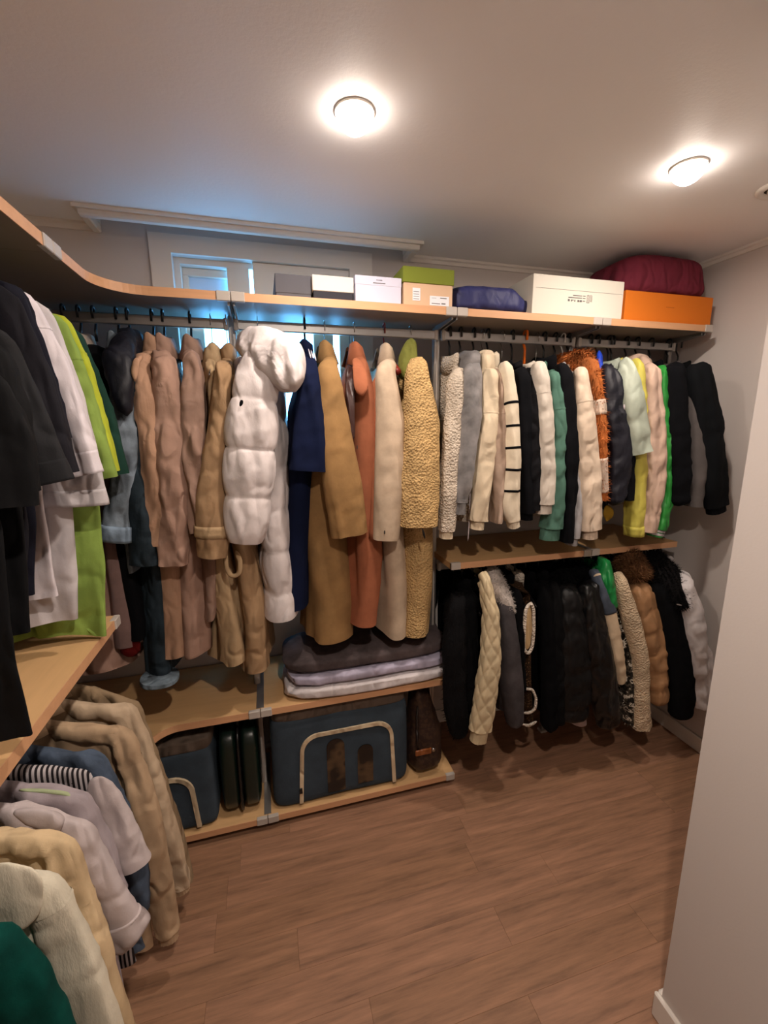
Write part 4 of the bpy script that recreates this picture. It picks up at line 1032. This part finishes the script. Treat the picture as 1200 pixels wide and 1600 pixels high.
# sweatshirts on the third rail
SH2 = C('sherpa', (206, 186, 160)); GRH = C('velour', (124, 117, 110)); CRH = C('cotton', (218, 194, 158)); TAU = C('cotton', (176, 148, 124)); CRK = C('knit', (220, 200, 168))
OATS = C('cotton', (206, 190, 168)); GRN = C('cotton', (82, 116, 96)); CSW = C('cotton', (216, 190, 160)); LGR = C('cotton', (172, 164, 156)); FURO = C('fur', (158, 88, 42))
A = dict(auto=dict(hem=1.24, half=.19), th=.034, ctop=RZ - .118)
garment('B', 'jacket', 'cream sherpa jacket right of the aluminium upright', 'jacket', (703, 523), SH2, [(712, 590, 24), (708, 680, 32), (700, 770, 30), (697, 828, 24)], cuff=(.03, .8, CRH), collar='stand', sfold=.006, **A)
garment('B', 'hoodie', 'heather grey velour hoodie, first hoodie from the left', 'hoodie', (719.5, 524), GRH, [(738, 580, 30), (735, 650, 40), (724, 730, 30), (718, 784, 23)], cuff=(.045, .85, GRH), collar='hood', dy=-.01, sfold=.010, **A)
garment('B', 'hoodie', 'cream hoodie with drawstring beside the grey velour hoodie', 'hoodie', (740.5, 525), CRH, [(764, 590, 22), (762, 670, 27), (752, 750, 28), (746, 812, 26)], cuff=(.035, .75, CRH), collar='hood', dy=-.02, seam=.42,
        extra=[('drawstring', WHT, [(735, 760, 1.6, -.25), (733, 820, 1.6, -.25), (731, 845, 1.6, -.25)], .001, dict(fold=0))], **A)
garment('B', 'cardigan', 'taupe cardigan strip between cream hoodie and striped sleeve', 'cardigan', (754, 525), TAU, [(776, 590, 20), (778, 670, 26), (778, 750, 24), (773, 815, 12)], collar='crew', hang='wire', sfold=.008, seam=.4, **A)
t_ = garment('B', 'sweater', 'cream knit sweater with thin black bars down its sleeve', 'sweater', (762.5, 526), CRK, [(788, 575, 18), (797, 640, 22), (800, 720, 26), (795, 790, 32), (800, 812, 20)], cuff=(.03, .8, CRK), collar='turtle', dy=-.015,
        bands=[('black_bar', f, f + .012, M_black if False else BLKW, .0015) for f in (.39, .50, .61, .72, .83)], sfold=.005, **A)
garment('B', 'sweatshirt', 'black crew-neck sweatshirt next to the black-barred cream sweater', 'sweatshirt', (785.5, 527), BLKW, [(812, 585, 24), (818, 670, 28), (822, 750, 26), (822, 800, 20)], cuff=(.03, .8, BLKW), collar='crew', hang='wire', **A)
garment('B', 'sweatshirt', 'second black sweatshirt, just left of the oatmeal one', 'sweatshirt', (801, 527), C('cotton', (16, 15, 17)), [(826, 590, 22), (832, 670, 24), (832, 750, 22), (830, 795, 18)], collar='crew', **A)
garment('B', 'sweatshirt', 'oatmeal sweatshirt hung on the orange hanger', 'sweatshirt', (821, 529), OATS, [(840, 580, 24), (850, 660, 28), (852, 740, 30), (849, 786, 27)], cuff=(.04, .9, OATS), collar='crew', hang='orange', dy=-.02, seam=.38, sfold=.008, hlabel='orange plastic hanger, the only orange one on the rails', **A)
garment('B', 'sweatshirt', 'sage teal sweatshirt with drop shoulder', 'sweatshirt', (839, 530), GRN, [(864, 590, 22), (871, 680, 26), (866, 770, 34), (860, 824, 34)], cuff=(.05, .9, GRN), collar='crew', hang='wire', seam=.36, **A)
garment('B', 'sweatshirt', 'black sweatshirt right of the teal one', 'sweatshirt', (851, 530), BLKW, [(880, 580, 24), (888, 680, 26), (888, 770, 24), (884, 845, 20)], collar='turtle', dy=-.01, **A)
garment('B', 'hoodie', 'light grey hoodie strip with ribbed cuff by the black sleeve', 'hoodie', (868, 531), LGR, [(896, 590, 10), (899, 700, 14), (898, 780, 16), (893, 838, 15)], cuff=(.035, .9, LGR), collar='crew', **A)
garment('B', 'sweatshirt', 'large cream sweatshirt with puffy sleeve before the second upright', 'sweatshirt', (880, 532), CSW, [(906, 585, 20), (913, 670, 32), (920, 760, 36), (921, 826, 34)], cuff=(.04, .62, CSW), collar='crew', hang='white', dy=-.03, seam=.36, sfold=.008, **A)
garment('B', 'jacket', 'rust and cream colour-block fur jacket', 'jacket', (889, 533), FURO, [(920, 570, 26), (932, 640, 26), (936, 720, 20), (937, 780, 16)],
        bands=[('cream_patch', .42, .50, C('fur', (200, 175, 150)), .003), ('cream_patch', .75, .95, C('fur', (206, 180, 155)), .003)], tuft=1500, collar=('fur', FURO), sfold=.006, auto=dict(hem=1.3, half=.19), th=.034)
# bright jackets by the right wall
garment('B', 'parka', 'navy parka with bright blue lining at the neck', 'jacket', (922.5, 534), C('nylon', (18, 18, 27)), [(950, 580, 26), (960, 640, 40), (968, 700, 34), (962, 760, 32), (958, 790, 24)], ctop=RZ - .112, auto=dict(hem=1.25, half=.18), th=.04, collar=('stand', C('nylon', (30, 60, 160))), sfold=.014, round_end=True,
        extra=[('blue_lining', C('nylon', (28, 62, 170)), [(936, 548, 8, -.10), (940, 600, 10, -.2), (940, 650, 6, -.21)], .01, {}), ('mustard_tie', C('cotton', (150, 112, 30)), [(948, 790, 16, -.22), (951, 803, 18, -.22), (948, 815, 8, -.22)], .01, {})])
garment('B', 'jacket', 'black jacket with a small white tag between parka and sage shirt', 'jacket', (934, 535), BLKW, [(965, 590, 16), (975, 650, 18), (978, 720, 16), (975, 780, 14)], ctop=RZ - .112, auto=dict(hem=1.3, half=.19), th=.034, collar=None,
        extra=[('white_tag', WHT, [(975, 632, 6, -.285), (976, 640, 6, -.285)], .002, dict(fold=0))])
garment('B', 'shirt', 'pale sage short-sleeved shirt with wide sleeve', 'shirt', (952, 536), C('nylon', (172, 176, 152)), [(978, 575, 22), (988, 630, 32), (999, 708, 33)], ctop=RZ - .112, auto=dict(hem=1.35, half=.18), th=.034, collar='stand', dy=-.035, sfold=.011)
YLW = C('nylon', (200, 184, 78))
garment('B', 'jacket', 'lemon yellow jacket below and behind the sage shirt', 'jacket', (957, 536), YLW, [(992, 570, 16), (998, 640, 18), (994, 740, 26), (990, 836, 19)], ctop=RZ - .112, auto=dict(hem=1.28, half=.18, dx=.0), th=.036, collar='stand', bands=[('cuff_band', .95, 1, YLW, .002)], sfold=.010)
BLU = C('cotton', (206, 172, 146))
garment('B', 'hoodie', 'blush beige hoodie between the yellow and green jackets', 'hoodie', (979.5, 538), BLU, [(1014, 580, 20), (1022, 660, 30), (1022, 740, 32), (1010, 830, 20)], ctop=RZ - .112, auto=dict(hem=1.25, half=.18), th=.036, collar='hood', dy=-.01, sfold=.011)
GRB = C('satin', (44, 138, 52))
garment('B', 'bomber_jacket', 'bright green bomber jacket with striped cuff', 'jacket', (996, 539), GRB, [(1030, 580, 18), (1038, 680, 20), (1042, 770, 26), (1026, 826, 22)], ctop=RZ - .112, auto=dict(hem=1.3, half=.18), th=.036, collar='stand', cuff=(.035, 1.05, GRB, 1.0, (WHT, [(.35, .5), (.65, .8)])), sfold=.008)
garment('B', 'jacket', 'black padded jacket, third from the right wall', 'jacket', (1017.5, 540), BLKW, [(1050, 580, 28), (1058, 670, 36), (1062, 730, 32), (1058, 790, 28)], ctop=RZ - .112, auto=dict(hem=1.3, half=.19), th=.042, collar='fold', style='puffer', per=.12, samp=.006, amp=.004, dy=-.03, round_end=True)
garment('B', 'jacket', 'taupe grey jacket, second from the right wall', 'jacket', (1045, 542), C('wool', (88, 80, 74)), [(1080, 590, 24), (1089, 660, 28), (1090, 730, 26), (1084, 790, 20)], ctop=RZ - .112, auto=dict(hem=1.32, half=.19), th=.036, collar='stand', dy=-.045, sfold=.008)
garment('B', 'jacket', 'black jacket beside the right wall on the upper rail', 'jacket', (1061, 543), C('wool', (15, 16, 17)), [(1090, 580, 34), (1106, 660, 42), (1114, 740, 44), (1118, 790, 36)], ctop=RZ - .112, auto=dict(hem=1.3, half=.20), th=.045, collar='stand', cuff=(.03, .8, BLKW), dy=-.07)

# ---------------------------------------------------------------- dark coats under the low shelf
K = dict(low=True); BLKD = C('wool', (6, 6, 7))
TOP = RZ2 - .08
garment('B', 'coat', 'long black fur coat beside the storage bags, leftmost under the low shelf', 'coat', (722, 885), C('fur', (9, 8, 9)), [(712, 940, 30), (710, 1020, 38), (712, 1100, 38), (716, 1150, 26)], auto=dict(hem=.26, half=.17), th=.06, collar='stand', fold=.01, tuft=700, round_end=True, **K)
garment('B', 'coat', 'plain black wool coat tucked behind the quilted jacket', 'coat', (738, 883), BLKD, [(730, 940, 24), (732, 1020, 26), (735, 1110, 22)], auto=dict(hem=.24, half=.17), th=.045, collar='stand', round_end=True, **K)
QLT = C('quilt', (206, 182, 140))
garment('B', 'jacket', 'cream diamond-quilted jacket with long hanging sleeve', 'jacket', (752, 882), QLT, [(756, 905, 14), (767, 960, 22), (766, 1030, 33), (758, 1090, 36), (750, 1138, 35)], auto=dict(hem=.36, half=.17), th=.04, cuff=(.055, .74, QLT), style='quilt', dy=-.06, sfold=.003, stuff_res=2, fold=.006, samp=.008, amp=.006, collar='stand', **K)
SHD = C('velour', (62, 56, 54))
garment('B', 'coat', 'dark grey shearling coat with pale fur collar', 'coat', (765, 881), SHD, [(788, 945, 22), (794, 1010, 34), (800, 1080, 36), (804, 1134, 24)], auto=dict(hem=.34, half=.17), th=.045, dy=-.02, round_end=True, sfold=.005,
        extra=[('fur_collar', C('fur', (192, 176, 160)), [(763, 890, 16, -.06), (774, 915, 28, -.14), (786, 935, 26, -.19), (794, 958, 12, -.2)], .05, dict(tuft=2500, tl=.012))], **K)
garment('B', 'jacket', 'black jacket between the shearling coat and the tweed vest', 'jacket', (790, 878), BLKD, [(804, 930, 18), (808, 1000, 18), (812, 1080, 14)], auto=dict(hem=.36, half=.17), th=.04, collar='stand', round_end=True, **K)
TWD = C('tweed', (58, 40, 26), (140, 100, 64)); CTR = C('sherpa', (214, 196, 172))
vest = garment('B', 'vest', 'brown tweed vest with cream braided armhole and pocket edges', 'vest', (805, 876), TWD, None, [(818, 925, 18, .17), (828, 1000, 22, .22), (828, 1070, 26, .235), (830, 1128, 28, .235)], th=.03, fold=.003, hang='black', collar=('stand', CTR),
        extra=[('armhole_lining', C('cotton', (206, 170, 120)), [(826, 945, 9, -0.239), (826, 985, 12, -0.241), (824, 1015, 9, -0.241)], .004, dict(fold=0)),
               ('armhole_trim', CTR, [(829, 942, 5, -0.241), (834, 950, 5, -0.243), (834, 985, 5, -0.245), (832, 1012, 5, -0.245), (825, 1023, 5, -0.245), (818, 1014, 5, -0.245), (819, 985, 5, -0.245), (821, 952, 5, -0.245), (829, 941, 5, -0.243)], .006, dict(fold=.001, n=48, round0=False)),
               ('pocket_trim', CTR, [(816, 1076, 4, -0.246), (832, 1077, 4, -0.249), (838, 1092, 4, -0.250), (836, 1108, 4, -0.250), (828, 1114, 4, -0.249), (816, 1114, 4, -0.246)], .005, dict(fold=.001, n=36)),
               ('hem_trim', CTR, [(814, 1131, 4.5, -0.240), (826, 1134, 4.5, -0.249), (839, 1127, 4.5, -0.240)], .006, dict(fold=.001))], **K)
garment('B', 'coat', 'black wool coat right of the tweed vest', 'coat', (822, 874), BLKD, [(850, 920, 20), (858, 1000, 26), (860, 1080, 26), (858, 1140, 22)], auto=dict(hem=.3, half=.17), th=.045, collar='stand', round_end=True, **K)
garment('B', 'coat', 'second black coat right of the tweed vest', 'coat', (842, 872), C('cotton', (5, 5, 6)), [(864, 920, 22), (870, 1000, 26), (872, 1080, 26), (870, 1130, 20)], auto=dict(hem=.32, half=.17), th=.045, collar='stand', round_end=True, **K)
BPF = C('nylon', (5, 5, 6))
garment('B', 'puffer_coat', 'black puffer jacket with thick quilted sleeve in the middle', 'jacket', (868, 870), BPF, [(888, 925, 34), (896, 990, 52), (900, 1060, 56), (895, 1125, 44)], auto=dict(hem=.34, half=.17), th=.055, style='puffer', per=.09, samp=.008, amp=.006, dy=-.02, round_end=True, collar=('fur', C('fur', (9, 9, 9))), **K)
garment('B', 'dress', 'pinkish white garment whose hem shows below the black puffer', 'dress', (882, 869), C('cotton', (206, 184, 172)), None, [(900, 960, 16), (908, 1050, 18), (910, 1100, 28), (910, 1136, 42)], th=.02, collar=None, **K)
garment('B', 'jacket', 'black leather-shouldered jacket with long sleeve beside the puffer', 'jacket', (893, 868), C('leather', (5, 5, 6)), [(918, 920, 34), (930, 1000, 46), (944, 1080, 46), (950, 1135, 34)], auto=dict(hem=.36, half=.17), th=.045, dy=-.04, round_end=True, collar=('fur', C('fur', (9, 9, 9))), sfold=.010, **K)
garment('B', 'jacket', 'cream and slate-blue colour-block jacket strip', 'jacket', (912, 867), C('wool', (206, 178, 142)), [(930, 900, 12), (944, 940, 20), (956, 1000, 22), (966, 1060, 18)], auto=dict(hem=.4, half=.16), th=.035, collar=None,
        bands=[('slate_panel', .24, .52, C('velour', (66, 70, 76)), .002)], dy=-.01, **K)
GSC = C('satin', (24, 122, 56))
garment('B', 'jacket', 'bright green satin jacket, collar showing under the low shelf', 'jacket', (925, 866), GSC, [(942, 880, 14), (946, 905, 22), (952, 930, 16), (956, 950, 10)], auto=dict(hem=.45, half=.15), th=.03, collar=('fold', GSC), round_end=True, hang='wire', **K)
garment('B', 'coat', 'black and white speckled fuzzy coat', 'coat', (938, 865), C('camo', (214, 200, 176)), [(968, 940, 16), (974, 1010, 26), (980, 1080, 28), (984, 1130, 18)], auto=dict(hem=.36, half=.17), th=.04, collar=None, dy=-.01, tuft=900, round_end=True, **K)
garment('B', 'coat', 'cream sherpa coat with flared sleeve under the low shelf', 'coat', (952, 864), C('sherpa', (204, 176, 140)), [(966, 905, 18), (986, 970, 24), (1000, 1030, 22), (1000, 1090, 24), (1003, 1134, 30)], auto=dict(hem=.38, half=.17), th=.04, collar=('stand', C('sherpa', (204, 176, 140))), dy=-.05, sfold=.005, **K)
garment('B', 'puffer_coat', 'tan puffer jacket with big brown fur collar', 'jacket', (972, 863), C('nylon', (160, 116, 76)), [(1000, 925, 34), (1018, 980, 42), (1026, 1050, 36), (1028, 1098, 30)], auto=dict(hem=.4, half=.17), th=.055, style='puffer', per=.10, samp=.007, amp=.005, dy=-.04, round_end=True, sfold=.010,
        extra=[('fur_collar', C('fur', (104, 70, 44)), [(978, 868, 30, -.10), (988, 884, 46, -.17), (994, 905, 34, -.22)], .05, dict(tuft=4500, tl=.022))], **K)
garment('B', 'coat', 'black coat with shaggy black fur collar near the right wall', 'coat', (1004, 861), C('wool', (10, 10, 11)), [(1036, 920, 36), (1056, 990, 50), (1066, 1060, 48), (1064, 1120, 36)], auto=dict(hem=.36, half=.17), th=.055, dy=-.07, round_end=True,
        extra=[('fur_collar', C('fur', (12, 10, 10)), [(1012, 868, 26, -.10), (1030, 888, 44, -.19), (1050, 918, 46, -.27), (1064, 950, 26, -.30)], .05, dict(tuft=5000, tl=.02)),
               ('metal_zip', M_wire, [(1057, 944, 3, -.345), (1066, 946, 3, -.345)], .002, dict(fold=0))], **K)
garment('B', 'puffer_coat', 'white puffer jacket against the right wall on the lower rail', 'jacket', (1034, 859), C('nylon', (204, 192, 182)), [(1068, 910, 24), (1084, 980, 34), (1096, 1040, 36), (1098, 1100, 34)], auto=dict(hem=.42, half=.18), th=.05, style='puffer', per=.16, samp=.006, amp=.005, dy=-.10, sfold=.013, collar='stand', **K)
